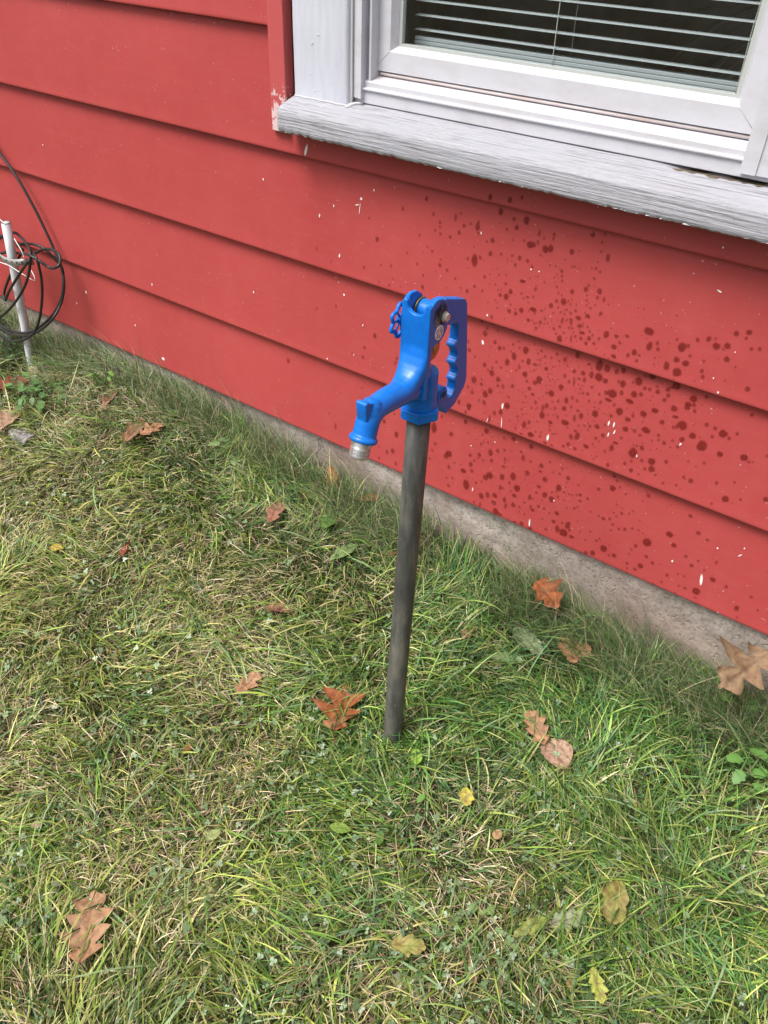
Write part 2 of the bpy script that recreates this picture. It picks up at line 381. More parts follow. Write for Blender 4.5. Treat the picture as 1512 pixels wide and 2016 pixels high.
c = ramp(m, k, [(0.35, (0.10, 0.085, 0.08)), (0.5, (0.34, 0.31, 0.30)), (0.66, (0.55, 0.52, 0.50))]); L(m, c, BS(m).inputs['Base Color'])
L(m, bump(m, k, 1.0, 0.008), BS(m).inputs['Normal'])
M = MATS

# ------------------------------------------------------------------ ground
def soil_pt(i, j, xs, ys):
    return (xs[i], ys[j], ground_z(xs[i], ys[j]))
xs = [-60, -30, -14, -8, -5] + [-4 + 0.04 * k for k in range(156)] + [2.3, 3, 5, 9, 16, 30, 60]
ys = [-60, -30, -14, -7, -4.5] + [-3.4 + 0.04 * k for k in range(86)] + [0.03, 0.06]
ys = sorted(ys)
g = grid_mesh('ground', lambda i, j: soil_pt(i, j, xs, ys), len(xs), len(ys), M['soil'])
tag(g, kind='structure')

# ------------------------------------------------------------------ house
EXPO, Z0 = 0.2025, 0.2130
def course(z): return int(math.floor((z - Z0) / EXPO))
DEPTH = 0.0135
def face_y(z, k=None):
    if k is None: k = course(z)
    zb = Z0 + EXPO * k
    return DEPTH * (z - zb) / (EXPO + 0.004)
house = empty('house', (0, 0, 0))
tag(house, 'red lap sided house wall with white window and bare concrete footing', 'house')
SX0, SX1 = -4.0, 2.4
WX0, WX1 = -1.054, -0.075           # opening in the siding
bm = bmesh.new()
def siding_piece(x0, x1, k, ztop=None):
    zb = Z0 + EXPO * k; zt = zb + EXPO + 0.004
    if ztop: zt = ztop
    n = max(2, int((x1 - x0) / 0.05))
    prof = [(DEPTH + 0.001, zb + 0.012), (0.0045, zb + 0.012), (0.0032, zb + 0.0004), (0.0018, zb - 0.0005), (0.0004, zb + 0.0002), (-0.0002, zb + 0.002), (0.0004, zb + 0.006)]
    m_ = 10
    for q in range(1, m_ + 1):
        z = zb + 0.006 + (zt - zb - 0.006) * q / m_
        prof.append((face_y(z, k), z))
    rows = []
    for i in range(n + 1):
        x = x0 + (x1 - x0) * i / n
        row = []
        for j, (y, z) in enumerate(prof):
            amp = min(1.0, max(0.0, (j - 3) / 4.0))
            dz = 0.0007 * noise.noise(Vector((x * 1.7, k * 5.1, 0.3)))
            dy = 0.0009 * noise.noise(Vector((x * 2.6, z * 6, k * 3.3))) * amp
            row.append(bm.verts.new((x, y + dy, z + dz)))
        rows.append(row)
    for i in range(n):
        for j in range(len(prof) - 1):
            bm.faces.new((rows[i][j], rows[i + 1][j], rows[i + 1][j + 1], rows[i][j + 1]))
for k in range(0, 11):
    zb = Z0 + EXPO * k
    if k < 3: siding_piece(SX0, SX1, k)
    elif k == 3:
        siding_piece(SX0, WX0, k); siding_piece(WX0, WX1, k, 0.884); siding_piece(WX1, SX1, k)
    elif zb < 1.80:
        siding_piece(SX0, WX0, k); siding_piece(WX1, SX1, k)
    else: siding_piece(SX0, SX1, k)
o = obj('siding', bm, M['red_siding_paint'], house)
# backing wall so no gap is see-through
bm = bmesh.new()
box(bm, SX0, WX0 + 0.008, DEPTH + 0.006, 0.14, 0.20, 2.44)
box(bm, WX1 - 0.008, SX1, DEPTH + 0.006, 0.14, 0.20, 2.44)
box(bm, WX0 + 0.008, WX1 - 0.008, DEPTH + 0.006, 0.14, 0.20, 0.86)
box(bm, WX0 + 0.008, WX1 - 0.008, DEPTH + 0.006, 0.14, 1.82, 2.44)
obj('wall_core', bm, M['dark_gap'], house, smooth=False)
# foundation: rough parging that flares slightly at its foot
def found(i, j):
    x = -4.0 + 6.4 * i / 700
    t = j / 22.0
    z = 0.232 - 0.332 * t
    flare = 0.020 * max(0.0, (t - 0.3)) ** 1.3 * (1.0 + 0.9 * min(1, max(0, (x + 0.9) / 0.6)))
    y = 0.0165 - flare * 1.4 - 0.009 * noise.noise(Vector((x * 7, z * 14, 1.0))) - 0.0035 * noise.noise(Vector((x * 30, z * 45, 4.0)))
    return (x, y, z)
grid_mesh('foundation', found, 701, 23, M['foundation_concrete'], house)

# wet marks and white splashes on the siding -------------------------------------------------
wv, wf, wc = [], [], []; sv_, sf_, sc_ = [], [], []
def wall_point(px, py):
    p = at_y(px, py, 0.0)
    for _ in range(5): p = at_y(px, py, face_y(p.z, course(p.z)))
    return p
def mark(px, py, rx, ry=None, ang=0.0, white=False, alpha=1.0, seed=None):
    """an elliptical drip mark lying on the board it landed on; sizes in metres"""
    p = wall_point(px, py); k = course(p.z); zb = Z0 + EXPO * k
    ry = ry or rx * 1.12
    V_, F_, C_ = (sv_, sf_, sc_) if white else (wv, wf, wc)
    seg = 16; b0 = len(V_); s = rnd.random() * 50
    off = 0.0008 if white else 0.0004 + 0.00012 * rnd.random()
    zlo, zhi = zb + 0.0022, zb + EXPO - 0.001
    def put(dx, dz, a):
        x = p.x + dx * math.cos(ang) - dz * math.sin(ang); z = min(zhi, max(zlo, p.z + dx * math.sin(ang) + dz * math.cos(ang)))
        dy = 0.0009 * noise.noise(Vector((x * 2.6, z * 6, k * 3.3)))
        V_.append((x, face_y(z, k) - off - 0.0003 + min(0.0, dy), z)); C_.append((a, a, a))
    put(0, 0, alpha)
    for rr, a in ((0.66, alpha * 0.94), (1.10, 0.0)):
        for q in range(seg):
            th = 2 * PI * q / seg
            wob = 1 + (0.20 if not white else 0.25) * noise.noise(Vector((math.cos(th) * 1.3 + s, math.sin(th) * 1.3, s)))
            put(math.cos(th) * rx * rr * wob, math.sin(th) * ry * rr * wob, a)
    for q in range(seg):
        a_, b_ = b0 + 1 + q, b0 + 1 + (q + 1) % seg
        F_.append((b0, a_, b_, b_)); F_.append((a_, a_ + seg, b_ + seg, b_))
MPX = 0.00078      # metres on the wall per photograph pixel, about
SPOTS = []
def S(ox, oy, sc, items):
    for it in items:
        x, y, r = it[:3]
        SPOTS.append((ox + x / sc, oy + y / sc, r / sc, (it[3] / sc if len(it) > 3 else None)))
S(900, 380, 5.04, [(435,185,30),(330,40,26,34),(525,70,24,34),(645,42,20,26),(690,272,32,42),(566,260,19),(594,340,24,28),(495,360,16),(432,295,10),(205,335,26,38),(215,288,16),(212,398,15),(140,305,14),(70,325,19),(40,202,13),(22,388,20),(352,467,23,27),(296,478,15),(331,598,22,27),(438,603,15),(174,665,34,60),(107,650,16),(231,638,18),(172,530,10),(548,620,15),(622,643,21,27),(700,672,19,22),(579,712,18),(745,728,16),(722,510,34,32),(760,512,26),(802,488,16,24),(665,470,14),(558,465,11),(818,395,16,34),(866,450,14),(965,408,17),(958,450,14,22),(878,555,34,36),(930,550,30,38),(830,612,13),(1140,580,26,28),(1347,408,26,28),(1440,490,14),(1430,582,13),(1498,642,22,40),(1472,405,16),(275,830,17),(419,808,13),(484,898,16),(383,907,12),(174,922,17),(101,970,19),(252,968,15),(37,940,12),(531,975,25,28),(488,1025,28,32),(430,1010,18),(405,958,10),(437,957,10),(400,1085,9),(380,1058,10),(400,1135,11),(518,1168,22),(580,1193,20),(638,1160,25,29),(532,1108,12),(343,1228,16,24),(755,1152,38,22),(770,1190,14),(840,1165,18,12),(650,872,32,18),(780,950,15,24),(787,915,9),(800,828,11),(868,885,12),(922,713,13),(983,724,13),(1041,774,18),(1041,822,15),(1045,870,14),(990,803,9),(965,833,10),(989,930,14),(1007,990,12),(1040,1013,11),(1143,975,22,26),(1165,728,14),(1140,733,10),(1380,745,16),(1337,746,12),(1419,782,15),(1361,846,15),(1278,955,24,27),(1305,915,15,20),(1415,972,26,30),(1393,1036,18),(1458,1055,16,28),(1287,1062,14),(1287,1112,12),(1325,1138,14),(1370,1110,13),(1290,1013,11),(1055,1075,30,36),(1105,1070,13),(988,1070,18),(932,1115,24,28),(1005,1135,13),(1128,1102,12),(1186,1106,11),(1176,1165,16),(1128,1190,16),(1088,1157,17,12),(1028,1180,14),(1067,1197,13),(957,1190,12),(1045,1262,17,36),(1132,1275,18,38),(1203,1238,32,20),(1296,1216,28,20),(1425,1192,21),(1220,1315,22),(1090,1262,12,22),(1020,1323,16),(961,1343,17),(1140,1338,14),(1297,1328,15),(983,1393,14),(1108,1335,14),(1060,1385,14),(1155,1378,12),(1240,1385,30,16),(1315,1372,14),(1345,1408,15),(1015,1440,27,36),(1130,1445,14,40),(1173,1420,16),(1228,1440,19),(1308,1440,22),(1408,1443,17),(1480,1400,28,40),(1360,1490,20,16),(1280,1490,20),(827,1280,18),(865,1295,11),(783,1338,16),(768,1290,16,14),(707,1258,20,22),(745,1262,10),(873,1243,13,20),(898,1290,11),(758,1030,14),(700,1030,20,13),(640,995,13),(709,1088,11),(660,1042,12)])
S(900, 620, 5.04, [(248,66,20,12),(279,180,25,30),(300,135,15),(404,157,11),(112,258,15,20),(376,268,20,23),(332,313,10),(121,345,20,24),(178,410,14),(422,325,23,26),(465,328,16),(555,290,14),(610,258,11),(621,325,14),(560,340,9),(770,287,14),(838,355,16),(803,379,11),(681,347,32,38),(565,408,27,42),(535,362,13),(497,463,27,36),(709,460,24,36),(650,455,15),(389,464,15),(438,519,14),(272,492,22,26),(343,573,27,32),(352,522,15),(308,545,14),(617,512,16,28),(589,545,14),(674,585,28,32),(763,547,13),(730,556,10),(775,490,28,13),(820,490,11),(826,445,14),(875,412,15),(938,422,13),(993,387,17),(1015,455,13),(1071,440,23,25),(1097,499,13),(1065,480,9),(885,530,25,22),(951,512,10),(168,642,27,36),(245,633,13),(241,685,18,20),(108,709,15),(150,765,18,24),(407,636,26,28),(405,698,16),(455,708,17,26),(550,703,19,21),(693,656,16),(815,640,32,40),(772,668,23,26),(717,726,21,24),(903,614,10),(882,697,8),(974,660,9),(327,750,26,32),(279,783,30,36),(218,847,16,20),(268,867,21,26),(18,862,20,27),(116,905,30,40),(85,960,16,20),(495,902,32,34),(370,970,18,24),(433,960,24,32),(320,1030,17,40),(510,808,18,10),(430,765,9),(653,770,9),(681,806,12),(750,785,22,16),(655,865,11),(815,822,9),(780,865,17,22),(935,776,31,31),(889,772,14),(740,920,13),(666,918,10),(640,935,12,16),(800,920,12),(850,920,18,38),(890,898,20,32),(843,990,30,36),(906,992,12),(957,992,11),(600,1005,13,16),(655,982,12),(525,1044,12),(665,1085,24,42),(714,1062,18,22),(795,1055,11),(925,1065,26,20),(920,1100,15,12),(998,1010,14,24),(970,925,14,24),(1085,995,12),(1070,1065,42,26),(1098,1115,12),(1165,1020,18,38),(1230,1000,24,34),(1200,948,17),(1060,925,25,26),(1132,910,15),(1085,845,22,36),(1005,850,14,24),(945,858,12),(1143,820,18),(1191,846,16,20),(1160,660,14,56),(1110,660,16,22),(1032,712,26,28),(1070,600,16,26),(1162,555,21,23),(1205,512,9),(1250,575,24,24),(1265,640,18,30),(1210,632,20,12),(1205,690,10),(1243,700,10),(1223,733,12),(1195,395,26,34),(1310,487,22,12),(1338,527,12),(1410,500,36,60),(1487,530,32,34),(1335,590,24,38),(1405,612,38,44),(1470,650,28,26),(1340,712,15,20),(1296,782,18,20),(1248,773,15),(1210,780,11),(1310,852,15),(1410,785,16,18),(1423,865,14,28),(1480,768,24,24),(1500,840,36,18),(1365,912,13),(1405,928,10),(1370,980,34,36),(1298,980,12),(1455,975,9),(1390,1105,26,26),(1318,1102,17),(1265,1095,20,10),(1206,1096,14),(1468,1088,13),(1360,1050,10),(1300,1140,13),(1190,1200,24,46),(1130,1205,20,30),(1103,1280,21,23),(1175,1150,20,16),(1280,1302,30,22),(1168,1325,22,20),(1055,1300,16,22),(1376,1220,17),(1448,1192,22),(1410,1255,10),(1347,1280,12),(1465,1350,14,20),(1385,1402,11),(1355,1425,12),(1365,1312,8),(730,1185,34,28),(780,1158,12),(832,1165,12),(922,1140,13),(955,1180,12),(985,1177,10),(870,1265,24,14),(633,1175,18,12),(580,1122,14),(610,1045,10),(820,1200,14,20),(940,1290,20,10),(85,1058,23,25),(291,1150,27,32),(254,1188,14),(350,1204,10),(467,1217,15),(563,1230,24,24),(737,1303,26,28),(112,1168,11),(195,1230,9),(237,1280,16,18),(263,1260,12),(308,1263,12),(332,1365,26,36),(402,1344,19,23),(472,1340,18,16),(542,1350,10),(130,1390,20,20),(220,1385,21,26),(342,1443,20,24),(172,1443,14,18),(260,1442,13),(207,1420,12),(136,1480,23,28),(635,1355,18,12),(655,1415,20,36),(730,1452,14),(922,1457,15),(837,1492,26,24),(478,1430,16,20),(475,1465,12,14),(462,1503,22,14),(36,1486,10)])
S(1150, 650, 4.177, [(535,5,42,30),(450,415,32,35),(320,440,24,32),(285,420,14),(403,425,12),(500,475,16),(540,485,15),(602,460,12),(690,487,20,20),(760,455,34,34),(722,470,18,12),(605,505,20,20),(560,383,30,22),(505,372,14),(325,328,22,26),(268,338,18,24),(185,315,28,30),(235,520,38,38),(180,508,17),(200,573,36,18),(310,512,18,24),(412,525,26,28),(468,525,18),(375,582,32,20),(563,543,8),(661,571,18),(694,535,18),(740,642,26,26),(583,658,30,22),(488,684,29,26),(752,710,26,14),(642,755,21,21),(360,732,24,20),(403,700,15),(222,704,16),(290,665,30,30),(248,612,13,20),(90,685,32,34),(900,563,31,30),(855,607,28,22),(850,635,24,22),(905,612,18),(1007,546,16),(910,663,16),(808,780,38,36),(765,792,17),(735,796,14),(892,865,29,27),(508,818,38,26),(340,812,26,22),(415,825,15,22),(155,862,20),(460,863,14),(805,897,22,24),(728,905,13),(770,957,14),(614,862,14),(612,900,12),(657,925,18),(557,907,11),(1009,774,18),(1078,804,17),(1055,873,15),(1143,848,34,34),(1193,886,16),(1260,850,15),(968,950,39,48),(1117,1017,27,25),(1317,1045,32,30),(1357,1082,13),(1388,1082,9),(1505,1030,12,18),(1380,694,16),(400,1005,36,44),(475,965,20,22),(437,950,14,10),(410,943,10),(228,965,20,32),(168,995,13,20),(258,925,24,12),(307,884,13),(556,1077,30,32),(555,1138,26,30),(675,1080,17),(474,1070,15),(502,1137,14),(586,1186,13),(447,1182,10),(385,1150,18),(390,1072,12,18),(335,1095,14,18),(194,1105,16,22),(858,1074,11),(987,1090,13),(820,1206,15),(877,1236,20),(650,1255,13),(758,1273,12),(1091,1254,15),(1238,1250,12),(1162,1385,28,32),(1495,1388,22,24),(1287,1391,13),(1049,1425,12),(805,135,33,38),(855,125,18),(537,130,24,38),(603,103,16),(608,153,16),(765,73,13),(934,75,17),(1026,69,21),(1083,65,12),(1088,128,30,28),(1178,125,26,26),(1143,152,12),(1377,151,16),(1444,151,16),(1357,17,24,22),(1252,25,22,24),(1334,64,15),(761,240,24,24),(835,270,28,24),(678,290,24,38),(873,208,15),(763,343,37,36),(985,252,13),(1173,234,24,24),(970,333,17),(977,381,17),(1244,300,11),(1160,413,9),(1345,481,21),(583,226,10),(576,280,9),(413,178,23,27),(360,203,17),(454,206,13),(432,248,15),(245,135,23,22),(245,212,24,18),(293,102,14),(355,46,20,14),(268,48,22,16),(235,1298,26,26),(120,1304,16),(296,1292,11),(529,1359,17),(343,1346,11),(30,1384,14),(250,1200,16,14),(270,1235,13),(270,1432,10)])
S(1150, 950, 4.177, [(519,490,36,40),(704,424,29,27),(737,512,23,21),(160,540,28,32),(70,577,23,27),(15,575,18,20),(247,598,21,19),(203,596,13,11),(425,518,16),(390,548,11),(372,585,9),(512,605,19,16),(562,658,16),(463,682,24,23),(418,711,17,15),(355,662,15,13),(353,704,11),(352,738,11,8),(620,671,8),(683,759,15),(771,749,10),(823,768,11),(637,816,12),(566,827,11,8),(495,785,8),(837,604,15),(884,679,18,17),(938,643,12),(1090,656,14),(988,717,11),(1058,795,25,23),(1170,855,15),(923,890,32,32),(830,865,16,13),(778,848,11),(748,904,11,8),(916,945,13,9),(944,1002,12),(1255,1032,21,27),(1258,1107,12),(1375,939,14),(1427,1048,12),(1016,471,14),(940,413,20,18),(874,271,18,16),(310,250,15),(372,254,11),(401,235,10),(245,245,10),(315,211,8),(265,276,10),(270,179,9),(211,297,14),(160,295,18,16),(120,272,11),(236,344,12),(287,380,13,15),(335,383,14,19),(397,377,13),(223,389,11),(448,390,11),(483,415,8),(52,400,10),(128,457,11),(103,475,13),(10,470,10),(210,514,8),(52,240,10)])
S(820, 850, 4.2, [(287,18,18,22),(155,97,15,17),(131,151,12),(110,218,12,14),(268,180,28,32),(245,195,22,30),(268,289,15,21),(316,256,10),(366,272,9),(386,321,26,22),(458,322,16,17),(450,267,20,24),(440,192,20,18),(519,188,19,20),(480,237,12,14),(553,236,11),(614,170,22,30),(621,236,17,20),(672,153,17,19),(730,152,16,16),(592,86,11),(548,88,12),(534,100,15),(725,46,11),(804,58,20,22),(950,117,23,24),(735,225,17,20),(733,255,10,14),(725,300,22,34),(876,210,20,34),(943,244,12),(918,338,20,24),(1033,282,22,24),(1024,327,17,12),(1104,249,14),(1207,303,13),(1186,346,16,9),(1253,383,19),(1130,333,10),(1243,419,10),(605,358,30,30),(570,375,24,26),(708,373,22,27),(800,365,24,38),(832,465,28,32),(768,420,14),(411,435,30,44),(493,420,13),(540,412,11),(250,380,11,14),(299,381,12,14),(265,444,15),(300,424,10,8),(535,528,22,30),(588,520,19,26),(648,524,23,22),(695,460,16,24),(720,466,10),(640,585,23,23),(655,655,28,30),(690,680,24,12),(525,600,14,22),(477,578,13),(728,560,18,26),(738,610,14,30),(800,603,20,22),(808,524,22,17),(783,490,11),(853,622,12),(895,583,14,10),(938,540,18,26),(1013,452,19,18),(1062,392,21,24),(1062,520,23,28),(1117,555,25,29),(1177,463,26,31),(1170,535,13,15),(1122,498,12),(1158,495,10),(1222,499,12),(1265,515,12,9),(1290,520,10),(1325,518,12),(1355,520,16,16),(1352,570,16,12),(1417,551,14,12),(1340,438,11),(1306,630,13),(1334,619,11),(1243,627,9),(1438,661,10),(992,502,12),(1040,562,9),(968,551,9),(945,615,14,18),(960,645,20,16),(1010,615,16,14),(1056,632,14,14),(1162,672,22,18),(1100,670,10,14),(868,757,20,22),(813,745,18,14),(938,795,22,16),(757,733,16,10),(850,660,9,12),(893,680,8,14),(1134,740,20,18),(1215,832,34,36),(1252,770,22,40),(1165,800,20,34),(1265,810,14),(1283,866,23,16),(1205,750,12),(1041,718,11,9),(1070,805,13),(1395,893,13),(1490,897,12),(1438,822,11),(1353,821,8),(1332,736,7),(1400,997,15,19),(1455,1000,22,26)])
S(600, 350, 5.04, [(1210,207,20,27),(976,306,17,22),(1279,360,17,19),(640,398,13,16),(720,608,21,27),(1343,438,16),(1343,488,13),(1296,517,14),(1348,556,15),(1142,566,13,16),(1445,586,17,19),(1220,683,11),(1267,727,14,16),(1018,742,11,14),(1118,852,14,19),(1351,810,12),(1342,864,20,22),(1413,914,17,19),(1299,927,9),(1177,965,14,17),(1168,1080,19,23),(755,860,11,15),(858,871,14,18),(591,889,14,18),(739,1029,13,14),(839,1064,15,14),(879,998,9,11),(950,1080,8),(262,828,9,15),(121,698,12,17),(310,1273,14,20),(121,1295,12,15),(1413,1088,9),(1500,390,16,42),(1495,998,14)])
S(660, 550, 5.04, [(393,558,21,27),(290,671,18),(276,771,17,20),(168,730,11,15),(612,783,14,25),(597,826,15,18),(397,879,9),(268,1074,12,14),(486,1405,22,27),(609,1538,24,34),(515,1710,18,24),(571,1700,22,30),(600,1825,16,24),(437,1772,12,18),(5,1455,15,34),(980,1470,32,58),(1150,1535,22,26),(993,1627,17,21),(963,1693,12),(1057,1360,16,18),(587,1333,12,18),(434,1657,10,14)])
S(0, 640, 2, [(1135,139,8,11),(1318,395,9,14),(1477,41,9,11),(1436,87,7),(1430,125,7),(1426,245,5),(1296,348,5),(1388,110,4)])
seen = []
for (px, py, r, ry) in SPOTS:
    if any((px - a) ** 2 + (py - b) ** 2 < 3.5 ** 2 for a, b in seen): continue
    seen.append((px, py))
    pw = wall_point(px, py)
    d = (pw - CAM).dot(RZ); mpp = d / F
    rx = r * mpp * 1.10; rz = (ry or r * 1.12) * mpp * 1.10
    al = 0.32 + 0.46 * min(1.0, max(0.0, (r - 2.5) / 5.0))
    mark(px, py, rx, rz, rnd.uniform(-0.15, 0.15), alpha=al)
# finer spray between them
for (cx, cy, sx, sy, n) in ((1150, 640, 85, 50, 120), (1060, 780, 95, 70, 190), (1000, 930, 80, 50, 140), (1230, 790, 90, 65, 100), (1010, 560, 90, 65, 50), (1290, 950, 100, 90, 60)):
    for _ in range(n):
        px, py = rnd.gauss(cx, sx), rnd.gauss(cy, sy)
        if any((px - a) ** 2 + (py - b) ** 2 < 5 ** 2 for a, b in seen): continue
        p = wall_point(px, py)
        if not (0.218 < p.z < 0.82): continue
        seen.append((px, py))
        mark(px, py, rnd.uniform(0.0006, 0.0015), None, 0, alpha=rnd.uniform(0.3, 0.6))
tag(np_mesh('water_spots', np.array(wv), np.array(wf), M['wet_red'], np.array(wc), house, smooth=False), kind='stuff', label='dark wet splash marks spread over the red boards')
for (px, py, a, b, ang) in ((1381, 1141, 2.6, 12.5, 0.22), (990, 799, 2.0, 5.5, 0.0), (1079, 861, 2.4, 6.5, 0.0), (951, 674, 2.4, 4.2, 0.3), (1199, 653+180, 1.6, 5.5, 0), (1209, 836, 1.7, 6.0, 0), (1210, 850, 1.5, 5, -0.15), (1198, 855, 1.4, 5, -0.1), (1340, 874, 1.6, 3.6, -0.3), (1254, 897, 1.2, 3.0, 0.1), (603, 296, 2.8, 11.0, -0.28), (712, 391, 2.6, 2.6, 0), (709, 411, 0.8, 10, -0.06), (704, 403, 5.0, 1.1, 0.3), (630, 424, 1.5, 3.2, 0), (669, 503, 1.6, 3.8, -0.1), (678, 580, 2.0, 2.3, 0), (658, 405, 1.2, 2.5, 0), (519, 353, 1.3, 2.2, 0), (737, 374, 1.2, 2.4, 0), (931, 963, 1.2, 4.5, 0), (1043, 1029, 1.5, 8.0, 0.12), (1091, 985, 1.2, 2.0, 0), (1324, 1104, 1.5, 3.2, 0), (1413, 992 + 87, 1.6, 2.0, 0), (1457, 1093, 1.2, 4.5, -0.6), (1466, 1079, 1.4, 2, 0), (1417, 573, 5.0, 1.6, -0.3), (988, 832, 0.8, 11, 0.12), (960, 827, 0.7, 5, -0.2), (1405, 744, 1.2, 2.0, 0), (1414, 772, 2.0, 2.0, 0), (948, 458, 1.2, 3.0, 0), (1046, 530, 1.6, 1.6, 0), (1062, 534, 1.6, 1.4, 0), (960, 620, 1.7, 2.4, 0.3), (715, 640, 1.2, 2.4, 0), (697, 698, 1, 2, 0), (1413, 1207 + 0, 1.5, 3.6, 0.1), (170, 575, 2, 3, 0.4), (322, 706, 4, 3, 0), (152, 597, 1.2, 2, 0), (267, 640, 1.2, 2, 0), (300, 560, 1.3, 2.5, 0), (500, 575, 1.2, 2.6, 0), (85, 285, 1.2, 1.6, 0), (245, 860, 1, 1, 0), (645, 706, 1.5, 1.5, 0), (1178, 407, 1.2, 1.2, 0), (1424, 487, 2, 2, 0), (1366, 538, 1.1, 1.1, 0), (1448, 693, 1.2, 1.2, 0), (975, 870, 1.2, 1.2, 0), (928, 877, 1.4, 1.4, 0)):
    p = wall_point(px, py); mpp = (p - CAM).dot(RZ) / F
    mark(px, py, a * mpp * 1.15, b * mpp * 1.15, ang, white=True, alpha=0.95)
for _ in range(230):
    px, py = rnd.uniform(0, 1500), rnd.uniform(150, 1200)
    p = wall_point(px, py)
    if not (0.216 < p.z < 1.2) or (p.x > -1.1 and p.z > 0.86): continue
    s = rnd.choice([0.0004, 0.0005, 0.0007, 0.0004])
    mark(px, py, s, s * rnd.uniform(1, 2.2), rnd.uniform(-0.3, 0.3), white=True, alpha=rnd.uniform(0.4, 0.85))
tag(np_mesh('white_specks', np.array(sv_), np.array(sf_), M['white_splash'], np.array(sc_), house, smooth=False), kind='stuff', label='tiny white paint flecks and streaks dotted over the red boards')

# red trim channel round the window opening
bm = bmesh.new()
def channel(xa, xb, side):
    # outer lip, face, return toward the wall; (x, y) outline extruded in z
    s = side
    pts = [(xa, 0.010), (xa, -0.0035), (xa + s * 0.003, -0.0068), (xa + s * 0.008, -0.0072), (xa + s * 0.0105, -0.0090), (xb - s * 0.001, -0.0095), (xb, -0.0085), (xb, 0.013), (xb - s * 0.0012, 0.013), (xb - s * 0.0012, -0.0075), (xa + s * 0.0015, -0.0045), (xa + s * 0.0015, 0.010)]
    if s < 0: pts = pts[::-1]
    prism(bm, pts, 'z', 0.8585, 1.86)
channel(-1.094, -1.0530, 1)
o = edgesplit(obj('window_channel', bm, M['red_trim_paint'], house), 30)
bm = bmesh.new()
channel(-0.044, -0.085, -1)
edgesplit(obj('window_channel', bm, M['red_trim_paint'], house), 30)
bm = bmesh.new(); box(bm, -1.094, -0.044, -0.0095, 0.013, 1.862, 1.90, 0.001)
obj('window_channel', bm, M['red_trim_paint'], house, smooth=False)

# window ------------------------------------------------------------------
win = empty('window', (-0.57, 0.0, 0.87))
win.parent = house
# casings: hand painted boards with soft arrises
def casing(x0, x1, z0, z1, horizontal=False):
    bm = bmesh.new(); nz = 60; prof = []
    for (x, y) in ((x0, 0.10), (x0, 0.004), (x0 + 0.0012, 0.0010), (x0 + 0.004, 0.0), (x0 + 0.04, 0.0), (x1 - 0.04, 0.0), (x1 - 0.006, 0.0), (x1 - 0.0018, 0.0016), (x1, 0.006), (x1, 0.10)): prof.append((x, y))
    rows = []
    for k in range(nz + 1):
        z = z0 + (z1 - z0) * k / nz
        rows.append([bm.verts.new((x + 0.0008 * noise.noise(Vector((x * 9, z * 14, 5))), y + 0.0009 * noise.noise(Vector((x * 30, z * 25, 2))), z)) for x, y in prof])
    for k in range(nz):
        for j in range(len(prof) - 1):
            bm.faces.new((rows[k][j], rows[k][j + 1], rows[k + 1][j + 1], rows[k + 1][j]))
    bm.faces.new(rows[0]); bm.faces.new(list(reversed(rows[-1])))
    return edgesplit(obj('casing', bm, M['casing_paint'], win), 50)
casing(-1.041, -0.921, 0.9135, 1.70)
casing(-0.213, -0.091, 0.9135, 1.70)
bm = bmesh.new(); box(bm, -1.050, -0.083, -0.004, 0.10, 1.702, 1.858, 0.003); obj('casing', bm, M['casing_paint'], win, smooth=False)
# weathered sill: sloping top, ragged lower arris, a rotten hollow at the right back
SILL_X0, SILL_X1 = -1.0455, -0.078
def rot(x, y):
    t = math.exp(-((x + 0.245) / 0.030) ** 2) + 0.75 * math.exp(-((x + 0.315) / 0.035) ** 2)
    w_ = 0.007 + 0.004 * noise.noise(Vector((x * 60, 0, 3)))
    return min(1.0, t) * max(0.0, min(1.0, (y - (0.018 - w_)) / 0.003))
def sill_pt(i, j):
    n = 480; x = SILL_X0 + (SILL_X1 - SILL_X0) * i / n
    jag = abs(noise.noise(Vector((x * 55, 1.0, 0)))) * 0.0035 + abs(noise.noise(Vector((x * 170, 2.0, 0)))) * 0.002
    wav = 0.0016 * noise.noise(Vector((x * 8, 0.5, 0)))
    # profile from the underside back, round the front, over the top to the frame
    prof = [(0.010, 0.8700), (-0.015, 0.8690), (-0.040, 0.8680), (-0.0435, 0.8690), (-0.0455, 0.8715), (-0.0462, 0.876), (-0.0460, 0.883), (-0.0458, 0.890), (-0.0455, 0.897), (-0.0448, 0.9025), (-0.0425, 0.9062), (-0.038, 0.9082)]
    if j < len(prof):
        y, z = prof[j]
        if j in (2, 3, 4): z += jag - 0.001; y += jag * 0.3
        else: z += wav * 0.6
        if 4 < j < 10: y += 0.0007 * noise.noise(Vector((x * 6, z * 420, 0)))
        if j >= 9: y += 0.0012 * noise.noise(Vector((x * 30, 7, 0))); z += 0.0008 * noise.noise(Vector((x * 40, 9, 0)))
    else:
        t = (j - len(prof) + 1) / 16.0
        y = -0.038 + 0.066 * t; z = 0.9082 + (y + 0.038) * 0.285 + 0.0005 * noise.noise(Vector((x * 12, y * 90, 0)))
        z -= 0.008 * rot(x, y)
    # rounded left end
    e = max(0.0, 1 - (x - SILL_X0) / 0.006)
    if e > 0 and j >= 3: y += 0.004 * e * e * (1 if j < 12 else 0.3)
    return (x, y, z)
o = grid_mesh('sill', sill_pt, 481, 28, M['sill_paint'], win)
bm = bmesh.new(); bm.from_mesh(o.data)
bm.verts.ensure_lookup_table()
for i in (0, 480):
    bm.faces.new([bm.verts[i * 28 + j] for j in range(28)])
bm.to_mesh(o.data); bm.free(); edgesplit(o, 60)
